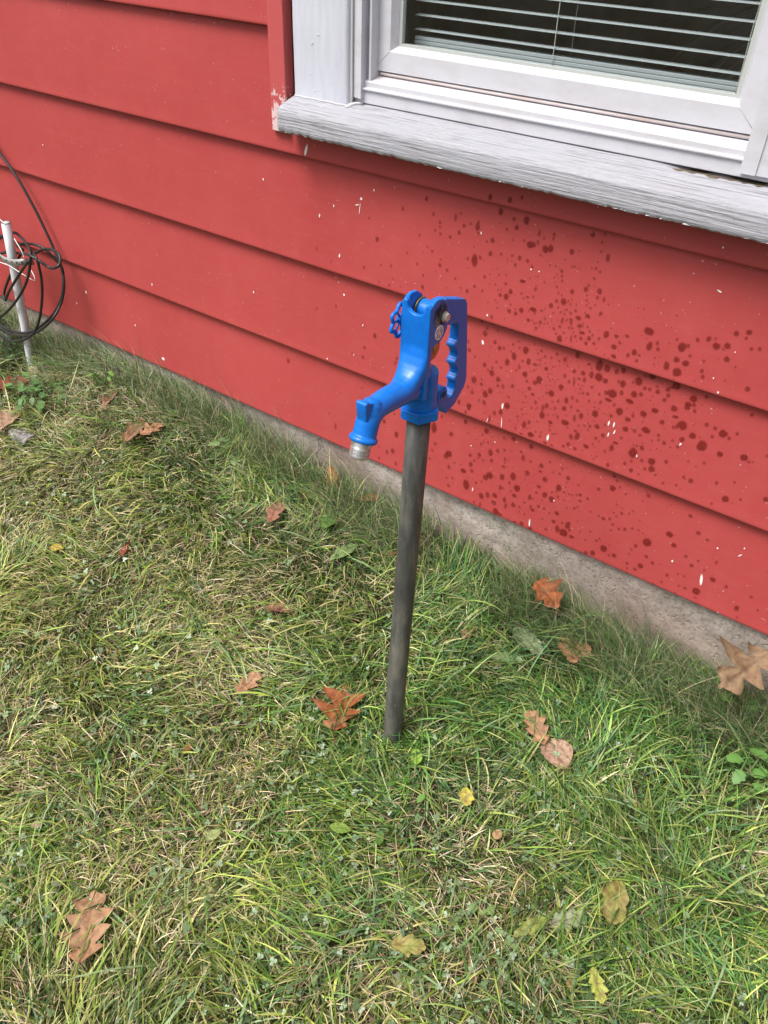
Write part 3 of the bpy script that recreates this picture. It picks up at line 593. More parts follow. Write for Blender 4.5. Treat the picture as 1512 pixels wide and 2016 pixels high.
# curling paint flakes under the sill edge
bm = bmesh.new()
for _ in range(46):
    x = rnd.uniform(-1.0, -0.09); x = x if rnd.random() < 0.3 else rnd.uniform(-0.45, -0.10)
    l_ = rnd.uniform(0.004, 0.013); z = 0.8705; y = -0.044
    a = [bm.verts.new((x + l_ * q / 4, y - 0.0012 * math.sin(q) * rnd.random(), z - rnd.uniform(0.0002, 0.0016))) for q in range(5)]
    b = [bm.verts.new((x + l_ * q / 4, y + 0.001, z + 0.0018 + rnd.uniform(0, 0.0008))) for q in range(5)]
    for q in range(4): bm.faces.new((a[q], a[q + 1], b[q + 1], b[q]))
f_ = obj('paint_flakes', bm, M['caulk'], win); tag(f_, kind='stuff')
# rotten gap lining
bm = bmesh.new(); box(bm, -0.38, -0.205, 0.012, 0.030, 0.905, 0.9215, 0.0); obj('rotten_wood', bm, M['rotted_wood'], win, smooth=False)
# vinyl sill nosing: (y, z) steps, extruded in x
VX0, VX1 = -0.919, -0.2152
bm = bmesh.new()
steps = [(0.10, 0.9265), (0.0185, 0.9265), (0.0180, 0.9275), (0.0180, 0.9460), (0.0150, 0.9468), (0.0142, 0.9480), (0.0142, 0.9498), (0.0155, 0.9510), (0.0195, 0.9515), (0.0195, 0.9592), (0.0205, 0.9608), (0.049, 0.9668), (0.049, 0.9735), (0.10, 0.9735)]
prism(bm, steps, 'x', VX0, VX1)
edgesplit(obj('frame_sill', bm, M['vinyl'], win, smooth=False))
bm = bmesh.new()
prism(bm, [(0.0470, 0.9672), (0.0440, 0.9685), (0.0432, 0.9705), (0.0438, 0.9726), (0.0470, 0.9730)], 'x', -0.885, VX1 - 0.003)
obj('weather_strip', bm, M['vinyl_dirty'], win)
# side jambs of the vinyl frame: left has a flat face, a groove, a narrow stop; right mirrors it
def jamb(x0, s, xs_):
    bm = bmesh.new()
    pts = [(x0, 0.10), (x0, 0.0125), (x0 + s * xs_[0], 0.0115), (x0 + s * xs_[0], 0.0090), (x0 + s * xs_[1], 0.0090), (x0 + s * xs_[1], 0.030), (x0 + s * xs_[2], 0.030), (x0 + s * xs_[2], 0.022), (x0 + s * xs_[3], 0.022), (x0 + s * xs_[3], 0.10)]
    if s < 0: pts = pts[::-1]
    prism(bm, pts, 'z', 0.934 if s > 0 else 0.9335, 1.70)
    o = obj('frame_jamb', bm, M['vinyl'], win, smooth=False)
    return o
jamb(VX0 - 0.0005, 1, (0.0150, 0.0200, 0.0270, 0.0310))
jamb(VX1 + 0.0020, -1, (0.0250, 0.0460, 0.0470, 0.0480))
bm = bmesh.new(); box(bm, VX0, VX1, 0.012, 0.10, 1.66, 1.70); obj('frame_head', bm, M['vinyl'], win, smooth=False)
# caulk bead along the casing
bm = bmesh.new()
tube(bm, [(-0.9195 + 0.0006 * noise.noise(Vector((0, 0, z * 30))), 0.0095, z) for z in [0.925 + 0.004 * q for q in range(190)]], 0.0026, 6)
tube(bm, [(-0.923, -0.002, 0.9195), (-0.919, 0.006, 0.9215), (-0.915, 0.014, 0.924), (-0.90, 0.017, 0.9262)], [0.002, 0.004, 0.003, 0.0015], 8)
tube(bm, [(-1.04 + 0.12 * q / 10, 0.001, 0.9215 + 0.0006 * math.sin(q * 2.2)) for q in range(11)], 0.0018, 6)
obj('caulk_bead', bm, M['caulk'], win)
# sash: mitred picture frame with a sloped glazing bevel
GX0, GX1, GZ0, GZ1 = -0.858, -0.297, 1.0125, 1.625
SXa, SXb, SZa, SZb = -0.8975, -0.2585, 0.9750, 1.66
bm = bmesh.new()
rings = []
for (d, y) in ((0.0, 0.075), (0.0, 0.0430), (0.0015, 0.0418), (0.8, 0.0418), (0.83, 0.0425), (1.0, 0.0560), (1.0, 0.075)):
    t = d if d > 0.01 else d
    x0 = SXa + (GX0 - SXa) * t; x1 = SXb + (GX1 - SXb) * t; z0 = SZa + (GZ0 - SZa) * t; z1 = SZb + (GZ1 - SZb) * t
    rings.append([bm.verts.new(p) for p in ((x0, y, z0), (x1, y, z0), (x1, y, z1), (x0, y, z1))])
for i in range(len(rings) - 1):
    for k in range(4):
        bm.faces.new((rings[i][k], rings[i][(k + 1) % 4], rings[i + 1][(k + 1) % 4], rings[i + 1][k]))
sash = obj('sash', bm, M['vinyl'], win, smooth=False)
# fine mitre lines
bm = bmesh.new()
tube(bm, [(SXa + 0.0008, 0.0416, SZa + 0.0008), (SXa + (GX0 - SXa) * 0.8, 0.0416, SZa + (GZ0 - SZa) * 0.8), (GX0, 0.0558, GZ0)], 0.00035, 6)
obj('mitre_joint', bm, M['glazing_bead'], win); bm = bmesh.new()
tube(bm, [(SXb - 0.0008, 0.0416, SZa + 0.0008), (SXb + (GX1 - SXb) * 0.8, 0.0416, SZa + (GZ0 - SZa) * 0.8), (GX1, 0.0558, GZ0)], 0.0004, 6)
obj('mitre_joint', bm, M['glazing_bead'], win)
bm = bmesh.new()
for (a, b, c_, d) in ((GX0, GX0 + 0.006, GZ0, GZ1), (GX1 - 0.006, GX1, GZ0, GZ1), (GX0 + 0.006, GX1 - 0.006, GZ0, GZ0 + 0.004), (GX0 + 0.006, GX1 - 0.006, GZ1 - 0.006, GZ1)):
    box(bm, a, b, 0.0570, 0.0640, c_, d)
obj('glazing_bead', bm, M['glazing_bead'], win, smooth=False)
bm = bmesh.new(); bm.faces.new([bm.verts.new(p_) for p_ in ((GX0 + 0.001, 0.0650, GZ0 - 0.003), (GX1 - 0.001, 0.0650, GZ0 - 0.003), (GX1 - 0.001, 0.0650, GZ1 + 0.003), (GX0 + 0.001, 0.0650, GZ1 + 0.003))])
obj('glass_pane', bm, M['pane_glass'], win, smooth=False)
# reveal and stool inside
bm = bmesh.new()
box(bm, -0.92, -0.215, 0.080, 0.20, 0.955, 0.9900)
obj('inner_stool', bm, M['slat_white'], win, smooth=False)
# room behind
bm = bmesh.new()
X0, X1, Y0, Y1, ZA, ZB = -1.5, 0.4, 0.20, 1.35, 0.3, 2.4
c8 = [bm.verts.new((x, y, z)) for x in (X0, X1) for y in (0.145, Y1) for z in (ZA, ZB)]
c8 += [bm.verts.new((x, y, 1.45)) for x in (X0, X1) for y in (0.145, Y1)]
for f in ((0, 8, 9, 2), (4, 10, 11, 6), (2, 3, 7, 6), (0, 2, 6, 4), (1, 3, 7, 5)): bm.faces.new([c8[i] for i in f])  # side walls cut short above to let extra daylight into the room
obj('room_interior', bm, M['room_wall'], house, smooth=False)
bm = bmesh.new(); box(bm, SX0, SX1, 0.18, 0.24, 2.44, 2.5); box(bm, SX0, SX1, -0.25, 3.3, 2.45, 2.55)
obj('eave', bm, M['casing_paint'], house, smooth=False)
# dry fronds inside the room, built to stand for streaks in the glass
plant = empty('streak_plant', (-0.26, 0.75, 0.55))
tag(plant, 'long dry arching leaves standing for the streaks in the window glass', 'plant')
bm = bmesh.new()
lathe(bm, [(0, 0.09), (0.02, 0.11), (0.22, 0.14), (0.24, 0.145), (0.24, 0.12)], (-0.26, 0.75, 0.35), (0, 0, 1)); obj('pot', bm, M['room_wall'], plant)
bm = bmesh.new()
for k in range(110):
    a = rnd.uniform(0, 2 * PI); L_ = rnd.uniform(0.35, 0.75); el = rnd.uniform(0.5, 1.45)
    P = []
    for q in range(8):
        t = q / 7.0; h = L_ * (t * math.sin(el) - 0.75 * t * t); r_ = L_ * t * math.cos(el) + 0.12 * t
        P.append(Vector((-0.26 + math.cos(a) * r_, 0.75 + math.sin(a) * r_ * 0.75, 0.60 + 0.35 * 1 + h)))
    wv_ = Vector((-math.sin(a), math.cos(a), 0.2)) * 0.007
    rr = [(bm.verts.new(p - wv_ * (1.05 - q / 7)), bm.verts.new(p + wv_ * (1.05 - q / 7))) for q, p in enumerate(P)]
    for q in range(7): bm.faces.new((rr[q][0], rr[q][1], rr[q + 1][1], rr[q + 1][0]))
tag(obj('fronds', bm, M['dry_frond'], plant), kind='stuff')

# blind ------------------------------------------------------------------
blind = empty('window_blind', (-0.577, 0.105, 1.0))
tag(blind, 'white slatted venetian blind hanging inside the window', 'blind')
PITCH = 0.0205; SZ = 1.0345; NS = 29
def slat_mesh():
    bm = bmesh.new(); rows = []
    for q in range(7):
        t = q / 6 - 0.5
        y = 0.105 + t * 0.0235; z = 0.0016 * (1 - 4 * t * t) + t * 0.0008
        rows.append([bm.verts.new((-0.853 + 0.0, y, z)), bm.verts.new((-0.302, y, z))])
    for q in range(6): bm.faces.new((rows[q][0], rows[q][1], rows[q + 1][1], rows[q + 1][0]))
    return bm
s0 = obj('slat', slat_mesh(), M['slat_white'], blind)
s0.location = (0, 0, SZ)
for k in range(1, NS):
    c_ = s0.copy(); link(c_, blind); c_.matrix_parent_inverse = s0.matrix_parent_inverse.copy(); c_.location = (0, 0, SZ + PITCH * k); c_.rotation_euler = (rnd.uniform(-0.03, 0.03) * 0, 0, 0)
bm = bmesh.new(); box(bm, -0.853, -0.302, 0.094, 0.116, 0.9960, 1.0130, 0.002); box(bm, -0.853, -0.302, 0.0955, 0.1145, 1.0136, 1.0190, 0.001)
box(bm, -0.853, -0.302, 0.0965, 0.1135, 1.0196, 1.0250, 0.001)
obj('bottom_rail', bm, M['slat_white'], blind, smooth=False)
bm = bmesh.new()
for (x0, y0) in ((-0.595, 0.0925), (-0.578, 0.119), (-0.313, 0.0925)):
    tube(bm, [(x0 + 0.0006 * math.sin(q * 0.9), y0, 1.005 + 0.015 * q) for q in range(42)], 0.0007, 6)
obj('cord', bm, M['blind_cord'], blind)
bm = bmesh.new(); box(bm, -0.856, -0.300, 0.09, 0.12, 1.63, 1.655, 0.002); obj('head_rail', bm, M['slat_white'], blind, smooth=False)
# red cloth seen low inside
bm = bmesh.new()
prism(bm, [(-0.64, 0.80), (-0.50, 0.80), (-0.49, 0.86), (-0.53, 0.93), (-0.60, 0.95), (-0.66, 0.88)], 'y', 0.55, 0.7)
o = obj('cushion', bm, M['red_cloth']); remeshed(o, 0.012, 6)
tag(o, 'dark red cushion just visible inside behind the blind', 'cushion')

# ------------------------------------------------------------------ yard hydrant
HX = -0.486
T = Vector((HX, -0.399, 0.664)); B = Vector((-0.4725, -0.4345, 0.0))
hyd = empty('yard_hydrant', (B.x, B.y, B.z - 0.02))
tag(hyd, 'blue frost free yard hydrant on a tall dark steel pipe standing in the lawn', 'hydrant')
bm = bmesh.new()
P = [B + (B - T) * 0.12 + (T - B) * 0.0]
P = [B + (T - B) * t for t in (-0.14, 0, 0.2, 0.4, 0.6, 0.8, 1.0)]
tube(bm, P, 0.0167, 32); obj('standpipe', bm, M['aged_pipe'], hyd)
# collar
bm = bmesh.new()
a0 = math.atan2(-0.85, 0.525)
hexa = lambda r: [(HX + r * math.cos(a0 + PI / 3 * k), -0.3985 + r * math.sin(a0 + PI / 3 * k)) for k in range(6)]
prism(bm, hexa(0.0290), 'z', 0.6605, 0.6760)
bmesh.ops.recalc_face_normals(bm, faces=bm.faces)
es = [e for e in bm.edges if len(e.link_faces) == 2 and e.calc_face_angle(0) > 0.6]
bmesh.ops.bevel(bm, geom=es, offset=0.0016, segments=3, affect='EDGES')
edgesplit(obj('hex_collar', bm, M['blue_enamel'], hyd), 40)
# body casting
bm = bmesh.new()
xl, xr = -0.5070, -0.4650
# front wall with the U scoop at the top
U = [(xl, 0.700), (xr, 0.700), (xr, 0.826)]
U += [(xr - 0.003, 0.8300), (xr - 0.0075, 0.8290)]
cxm = (xl + xr) / 2
for k in range(0, 9):
    a = PI * k / 8; U.append((cxm + 0.0125 * math.cos(a), 0.8230 - 0.0095 * math.sin(a)))
U += [(xl + 0.0075, 0.8290), (xl + 0.003, 0.8300), (xl, 0.826)]
prism(bm, U, 'y', -0.4235, -0.4165)
cheek = [(-0.4225, 0.765), (-0.4225, 0.822), (-0.4185, 0.830), (-0.410, 0.8335), (-0.398, 0.8325), (-0.387, 0.8255), (-0.3805, 0.815), (-0.3785, 0.800), (-0.3805, 0.786), (-0.387, 0.7775), (-0.396, 0.7735), (-0.409, 0.7720), (-0.4155, 0.769), (-0.417, 0.762)]
prism(bm, cheek, 'x', xl, xl + 0.0055); prism(bm, cheek, 'x', xr - 0.0055, xr)
# round socket below, solid under its flat top
lathe(bm, [(0, 0.0225), (0.004, 0.0215), (0.050, 0.0212), (0.0535, 0.0205)], (HX, -0.3975, 0.6755), (0, 0, 1), 40)
# the wall runs down and swells into the spout
prism(bm, [(-0.4235, 0.736), (-0.4235, 0.762), (-0.4165, 0.762), (-0.4120, 0.742), (-0.4080, 0.733), (-0.412, 0.730)], 'x', xl + 0.0005, xr - 0.0005)
def loft(bm, secs, seg=36):
    """rounded sections: (y, z, half width along x, half height, squareness)"""
    n = len(secs); rings = []
    for i, (y, z, a_, b_, e_) in enumerate(secs):
        q0, q1 = secs[max(i - 1, 0)], secs[min(i + 1, n - 1)]
        d = Vector((0, q1[0] - q0[0], q1[1] - q0[1])).normalized(); up = Vector((0, -d.z, d.y))
        ring = []
        for k in range(seg):
            t = 2 * PI * k / seg; c_, s_ = math.cos(t), math.sin(t)
            u = a_ * math.copysign(abs(c_) ** e_, c_); v_ = b_ * math.copysign(abs(s_) ** e_, s_)
            ring.append(bm.verts.new(Vector((HX, y, z)) + Vector((u, 0, 0)) + up * v_))
        rings.append(ring)
    for i in range(n - 1):
        for k in range(seg): bm.faces.new((rings[i][k], rings[i][(k + 1) % seg], rings[i + 1][(k + 1) % seg], rings[i + 1][k]))
    bm.faces.new(list(reversed(rings[0]))); bm.faces.new(rings[-1])
loft(bm, [(-0.4160, 0.785, 0.0205, 0.0060, 0.45), (-0.4160, 0.770, 0.0207, 0.0080, 0.45), (-0.4170, 0.758, 0.0207, 0.0095, 0.5), (-0.4200, 0.746, 0.0203, 0.0115, 0.6), (-0.4250, 0.7360, 0.0195, 0.0135, 0.7), (-0.4330, 0.7270, 0.0185, 0.0150, 0.8), (-0.4430, 0.7205, 0.0175, 0.0160, 0.95), (-0.4550, 0.7175, 0.0167, 0.0162, 1.0), (-0.4660, 0.7178, 0.0160, 0.0160, 1.0)])
body = obj('head_casting', bm, M['blue_enamel'], hyd, recalc=True); remeshed(body, 0.0010, 9)
# spout
bm = bmesh.new()
cl = catmull([(HX, -0.402, 0.7080), (HX, -0.430, 0.7135), (HX, -0.457, 0.7175), (HX, -0.484, 0.7200), (HX, -0.503, 0.7190), (HX, -0.5150, 0.7110), (HX, -0.5200, 0.7000), (HX, -0.5250, 0.6870)], 6)
nc = len(cl)
rad = [0.0178 - 0.0026 * min(1, i / (nc * 0.6)) for i in range(nc)]
tube(bm, cl, rad, 32)
ax = Vector((0, -0.0115, -0.027)).normalized()
OC = Vector((HX, -0.5235, 0.6925))
# upright barrel of the outlet with the pail lug on its front rim
lathe(bm, [(-0.046, 0.0070), (-0.044, 0.0105), (-0.038, 0.0132), (-0.028, 0.0142), (-0.010, 0.0140), (0.000, 0.0142), (0.0015, 0.0150), (0.0035, 0.0176), (0.0055, 0.0186), (0.0080, 0.0184), (0.0098, 0.0164), (0.0102, 0.010)], OC, ax, 40)
lug = [(-0.5180, 0.716), (-0.5300, 0.716), (-0.5320, 0.730), (-0.5325, 0.7385), (-0.5310, 0.7408), (-0.5270, 0.7408), (-0.5225, 0.7375), (-0.5140, 0.7345)]
prism(bm, lug, 'x', HX - 0.0078, HX + 0.0078)
sp = obj('spout', bm, M['blue_enamel'], hyd); remeshed(sp, 0.0010, 7)
# threaded outlet
bm = bmesh.new()
prof = [(0.0, 0.0125), (0.001, 0.0134), (0.0065, 0.0134), (0.0072, 0.0126)]
h = 0.0085
for k in range(5):
    prof += [(h, 0.0120), (h + 0.0008, 0.0131), (h + 0.0014, 0.0131), (h + 0.0020, 0.0120)]; h += 0.0024
prof += [(h + 0.0005, 0.0118), (h + 0.0012, 0.0108), (h - 0.004, 0.0104)]
lathe(bm, prof, OC + ax * 0.0095, ax, 40)
edgesplit(obj('threaded_outlet', bm, M['machined_metal'], hyd), 40)
# handle
bm = bmesh.new()
hp = [(-0.397, 0.8175), (-0.385, 0.8215), (-0.372, 0.8205), (-0.352, 0.8140), (-0.337, 0.8090), (-0.3235, 0.8045), (-0.3175, 0.7965),
      (-0.3080, 0.7450), (-0.2975, 0.6790), (-0.3010, 0.6660), (-0.3240, 0.6480), (-0.3380, 0.6440), (-0.3470, 0.6420), (-0.3520, 0.6460), (-0.3565, 0.6550), (-0.3620, 0.6590), (-0.3700, 0.6670)]
for k in range(9):      # round ring of the catch
    a = PI * 1.18 - PI * 1.20 * k / 8
    hp.append((-0.3605 + 0.0118 * math.cos(a), 0.6785 + 0.0118 * math.sin(a)))
hp += [(-0.3460, 0.6690), (-0.3400, 0.6650), (-0.3350, 0.6660), (-0.3290, 0.6730)]
zz_ = 0.6850
for k in range(3):      # finger grips
    yk = -0.3265 - 0.0042 * k
    hp += [(yk - 0.0010, zz_), (yk - 0.0055, zz_ + 0.0020), (yk - 0.0060, zz_ + 0.0045), (yk - 0.0040, zz_ + 0.0075), (yk + 0.0005, zz_ + 0.0105), (yk + 0.0010, zz_ + 0.0165)]
    zz_ += 0.0270
hp += [(-0.3345, 0.7680), (-0.3365, 0.7740), (-0.3430, 0.7780), (-0.356, 0.7800), (-0.375, 0.7850), (-0.392, 0.7960)]
def lean(p): return p
hx0, hx1 = -0.4880, -0.4740
prism(bm, [lean(p) for p in hp], 'x', hx0, hx1)
lathe(bm, [(0, 0.0125), (0.001, 0.0135), (0.023, 0.0135), (0.024, 0.0125)], (HX - 0.012, -0.3915, 0.8075), (1, 0, 0), 32)
hd = obj('handle', bm, M['blue_enamel'], hyd); remeshed(hd, 0.0010, 4)
# dark eye in the catch ring
bm = bmesh.new()
lathe(bm, [(0, 0.0050), (0.0004, 0.0078), (0.0012, 0.0082), (0.0018, 0.0074), (0.0006, 0.0048)], (hx1 - 0.0004, -0.3590, 0.6790), (1, 0, 0), 28)
obj('catch_ring', bm, M['blue_enamel'], hd)
bm = bmesh.new(); lathe(bm, [(0, 0.0046), (0.0008, 0.0046)], (hx1 - 0.0002, -0.3590, 0.6790), (1, 0, 0), 24)
obj('catch_hole', bm, M['dark_gap'], hd)
# washer, pivot bolt, label, worn patch
bm = bmesh.new(); lathe(bm, [(0, 0.0145), (0.0015, 0.0145)], (HX - 0.0140, -0.3915, 0.8080), (1, 0, 0), 32); edgesplit(obj('washer', bm, M['brass'], hyd))
bm = bmesh.new()
prism(bm, [(-0.3900 + 0.0058 * math.cos(PI / 3 * k + 0.3), 0.8060 + 0.0058 * math.sin(PI / 3 * k + 0.3)) for k in range(6)], 'x', xr + 0.0004, xr + 0.0058)
bmesh.ops.recalc_face_normals(bm, faces=bm.faces)
bmesh.ops.bevel(bm, geom=list(bm.edges), offset=0.0006, segments=2, affect='EDGES')
lathe(bm, [(0, 0.0068), (0.0006, 0.0068)], (xr - 0.0002, -0.3900, 0.8060), (1, 0, 0), 24)
edgesplit(obj('pivot_bolt', bm, M['bolt_metal'], hyd), 30)
V_, F_, C_ = [], [], []
seg = 26
V_.append((xr + 0.0003, -0.400, 0.812)); C_.append(g3(0.95))
for rr, a in ((0.55, 0.9), (1.0, 0.0)):
    for k in range(seg):
        th = 2 * PI * k / seg; wob = 1 + 0.25 * noise.noise(Vector((math.cos(th) * 1.4, math.sin(th) * 1.4, 3)))
        y = -0.400 + 0.0185 * rr * wob * math.cos(th); z = 0.811 + 0.0190 * rr * wob * math.sin(th)
        # keep it on the cheek
        y = max(-0.4205, min(-0.3825, y)); z = min(0.8300 - 0.25 * max(0, y + 0.398), z)
        V_.append((xr + 0.0003, y, z)); C_.append(g3(a))
for k in range(seg):
    a_, b_ = 1 + k, 1 + (k + 1) % seg
    F_.append((0, a_, b_, b_)); F_.append((a_, a_ + seg, b_ + seg, b_))
np_mesh('worn_patch', np.array(V_), np.array(F_), M['worn_patch'], np.array(C_), hyd, smooth=False)
bm = bmesh.new(); lathe(bm, [(0, 0.0096), (0.0005, 0.0096)], (xr + 0.0004, -0.4005, 0.7885), (1, 0, 0), 32)
st_ = obj('label_rim', bm, M['label_rim'], hyd, smooth=False)
bm = bmesh.new(); lathe(bm, [(0, 0.0080), (0.0002, 0.0080)], (xr + 0.0010, -0.4005, 0.7885), (1, 0, 0), 32); obj('printed_face', bm, M['round_label'], st_, smooth=False)
# copper coloured link and the brass lift rod
bm = bmesh.new()
lk = []
cy, cz = -0.3805, 0.7545
for k in range(20):
    a = 2 * PI * k / 20
    u, v_ = 0.0115 * math.cos(a), 0.0165 * math.sin(a)
    lk.append((cy + u * 0.93 + v_ * 0.32, cz - u * 0.30 + v_ * 0.95))
prism(bm, lk, 'x', HX - 0.005, HX + 0.006)
bmesh.ops.recalc_face_normals(bm, faces=bm.faces)
bmesh.ops.bevel(bm, geom=[e for e in bm.edges if e.calc_face_angle(0) > 0.8], offset=0.0012, segments=2, affect='EDGES')
lathe(bm, [(0, 0.0060), (0.001, 0.0066), (0.0025, 0.0066), (0.0030, 0.0058)], (HX + 0.0058, cy, cz), (1, 0, 0), 24)
link_ = edgesplit(obj('lift_link', bm, M['copper_brown'], hyd), 40)
bm = bmesh.new(); tube(bm, [(HX, -0.3930, 0.722), (HX, -0.3915, 0.740), (HX, -0.3880, 0.760), (HX, -0.3890, 0.800)], 0.0045, 16)
obj('lift_rod', bm, M['copper_brown'], hyd)
bm = bmesh.new(); lathe(bm, [(0, 0.0075), (0.001, 0.0082), (0.005, 0.0082), (0.006, 0.0070)], (HX, -0.3930, 0.7285), (0, 0, 1), 24)
obj('packing_nut', bm, M['brass'], hyd)
# scalloped hand wheel on the far cheek
bm = bmesh.new()
wc_ = Vector((xl - 0.0070, -0.4135, 0.7960)); nl = 7
ringp = [wc_ + Vector((0, math.cos(a) * (0.0195 + 0.0026 * math.cos(nl * a + 0.5)), math.sin(a) * (0.0195 + 0.0026 * math.cos(nl * a + 0.5)))) for a in [2 * PI * k / 72 for k in range(73)]]
tube(bm, ringp, 0.0026, 10, caps=False)
for k in range(nl):
    a = 2 * PI * (k + 0.5) / nl - 0.5 / nl
    tube(bm, [wc_, wc_ + Vector((0, math.cos(a) * 0.0172, math.sin(a) * 0.0172))], 0.0015, 8)
lathe(bm, [(-0.0035, 0.006), (0.0035, 0.006)], wc_, (1, 0, 0), 20)
hw = obj('hand_wheel', bm, M['blue_enamel'], hyd)
bm = bmesh.new(); tube(bm, [wc_ + Vector((-0.004, 0, 0)), wc_ + Vector((0.010, 0, 0))], 0.003, 12); obj('wheel_screw', bm, M['machined_metal'], hw)

# ------------------------------------------------------------------ stake pipe, strap, cable
PYs = -0.075
pb = at_ground(69, 752, 0.0); 
def stake_at(py_):      # centre line of the stake in the photograph
    t = (py_ - 437) / (752 - 437); return 11 + t * (69 - 11)
pt = at_y(11.5, 438, PYs); pbase = at_y(69, 752, PYs - 0.012)
stake = empty('pipe_stake', (pbase.x, pbase.y, pbase.z - 0.03))
tag(stake, 'thin galvanised pipe stake carrying the coiled black cable near the wall', 'pipe')
bm = bmesh.new()
dv = (pt - pbase)
pts_ = [pbase + dv * t for t in (-0.16, 0.0, 0.2, 0.4, 0.6, 0.8, 1.0)]
seg = 24; d = dv.normalized(); u_ = d.orthogonal().normalized(); v2 = d.cross(u_)
tube(bm, pts_ + [pt - d * 0.0005, pt - d * 0.02], [0.0117] * 7 + [0.0098, 0.0098], seg)
obj('tube', bm, M['galvanised'], stake)
bm = bmesh.new()
for rr in (0.0108,):
    ring = [pt + d * 0.0004 + (u_ * math.cos(2 * PI * k / 40) + v2 * math.sin(2 * PI * k / 40)) * rr for k in range(41)]
    tube(bm, ring, 0.0011, 6, caps=False)
obj('rusty_rim', bm, M['dark_rim'], stake)
# perforated strap bent round the stake
bm = bmesh.new(); HOLES = []; HB = []
sp_ = catmull([at_y(-14, 488, PYs - 0.005), at_y(2, 507, PYs - 0.016), at_y(18, 515, PYs - 0.0175), at_y(33, 517, PYs - 0.016), at_y(48, 516, PYs - 0.006), at_y(58, 515, PYs + 0.01), at_y(66, 516, PYs + 0.03)], 6)
wh = 0.0085
lo = []; hi = []; lo2 = []; hi2 = []
for i, p in enumerate(sp_):
    tdir = (sp_[min(i + 1, len(sp_) - 1)] - sp_[max(i - 1, 0)]).normalized(); nrm = Vector((tdir.y, -tdir.x, 0)).normalized()
    if nrm.y > 0: nrm = -nrm
    lo.append(bm.verts.new(p - Vector((0, 0, wh)))); hi.append(bm.verts.new(p + Vector((0, 0, wh))))
    lo2.append(bm.verts.new(p - Vector((0, 0, wh)) - nrm * 0.0012)); hi2.append(bm.verts.new(p + Vector((0, 0, wh)) - nrm * 0.0012))
    if i % 4 == 2:
        cen = p + nrm * 0.0003; e1 = tdir; e2 = Vector((0, 0, 1)); r_ = 0.0032
        HOLES.append((cen, e1, e2)); bmh = bmesh.new(); vs_ = [bmh.verts.new(cen + (e1 * math.cos(2 * PI * k / 14) + e2 * math.sin(2 * PI * k / 14)) * r_) for k in range(14)]; bmh.faces.new(vs_); HB.append(bmh)
for i in range(len(sp_) - 1):
    bm.faces.new((lo[i], lo[i + 1], hi[i + 1], hi[i])); bm.faces.new((lo2[i], hi2[i], hi2[i + 1], lo2[i + 1]))
    bm.faces.new((hi[i], hi[i + 1], hi2[i + 1], hi2[i])); bm.faces.new((lo[i], lo2[i], lo2[i + 1], lo[i + 1]))
strap = obj('strap', bm, M['strap_metal'], stake)
for bmh in HB: obj('strap_hole', bmh, M['dark_gap'], strap, smooth=False, recalc=False)
bm = bmesh.new()
tube(bm, catmull([at_y(-8, 425, PYs), at_y(2, 434, PYs - 0.012), at_y(10, 441, PYs - 0.013)], 4), 0.0012, 6)
obj('tie_wire', bm, M['white_wire'], stake); bm = bmesh.new()
tube(bm, catmull([at_y(28, 470, PYs - 0.012), at_y(36, 483, PYs - 0.016), at_y(43, 495, PYs - 0.018), at_y(48, 508, PYs - 0.018)], 5), 0.0013, 6)
obj('tie_wire', bm, M['white_wire'], stake); bm = bmesh.new()
tube(bm, catmull([at_y(-4, 515, PYs - 0.014), at_y(18, 523, PYs - 0.019), at_y(40, 537, PYs - 0.02), at_y(66, 552, PYs - 0.018), at_y(68, 546, PYs - 0.010), at_y(62, 533, PYs)], 5), 0.0013, 6)
obj('tie_wire', bm, M['white_wire'], stake)

cab = empty('cable', tuple(at_y(60, 600, -0.06)))
def cpath(pts, r=0.0036):
    return catmull([at_y(a, b, c) for a, b, c in pts], 7), r
Fy = PYs - 0.022
bm = bmesh.new()
segs_ = [
 # lead down the wall, round the outer loop
 [(-40, 240, -0.010), (0, 302, -0.012), (35, 352, -0.014), (65, 405, -0.016), (90, 455, -0.018), (108, 495, -0.022), (120, 525, -0.03), (126, 560, -0.045), (120, 597, -0.06), (100, 632, Fy), (70, 655, Fy), (38, 662, Fy), (8, 650, Fy + 0.005), (-25, 625, -0.06), (-50, 580, -0.05), (-35, 520, -0.045), (-12, 505, -0.04), (8, 497, -0.045)],
 [(8, 497, -0.045), (30, 498, -0.05), (52, 500, Fy), (75, 512, Fy), (98, 527, Fy + 0.01), (113, 525, Fy + 0.012), (119, 512, -0.07), (112, 496, -0.06), (92, 490, -0.055), (72, 497, -0.06), (58, 512, Fy - 0.004), (46, 528, Fy - 0.006), (30, 553, Fy - 0.008), (17, 575, Fy), (11, 591, -0.07), (8, 578, -0.055), (16, 552, -0.05), (28, 525, -0.045), (45, 492, -0.04)],
 [(45, 492, -0.04), (35, 483, -0.045), (62, 480, -0.05), (88, 490, -0.045), (106, 508, -0.04), (122, 528, -0.035), (125, 563, -0.04), (120, 590, -0.05), (105, 618, -0.065), (80, 642, -0.075), (52, 655, Fy), (22, 651, Fy), (-2, 635, -0.08), (-25, 600, -0.06)],
 [(-30, 560, -0.05), (-15, 490, -0.05), (8, 463, -0.052), (28, 458, -0.055), (40, 466, -0.06), (52, 480, -0.07), (60, 500, Fy), (58, 530, Fy - 0.004), (52, 555, Fy - 0.006), (40, 580, Fy - 0.008), (20, 607, Fy - 0.004), (0, 624, -0.08), (-30, 640, -0.07)],
 [(55, 487, -0.05), (70, 505, Fy), (80, 540, Fy), (83, 575, Fy), (80, 615, Fy), (72, 645, Fy), (58, 663, Fy - 0.004), (35, 672, Fy - 0.004), (8, 666, Fy), (-20, 645, -0.08)],
]
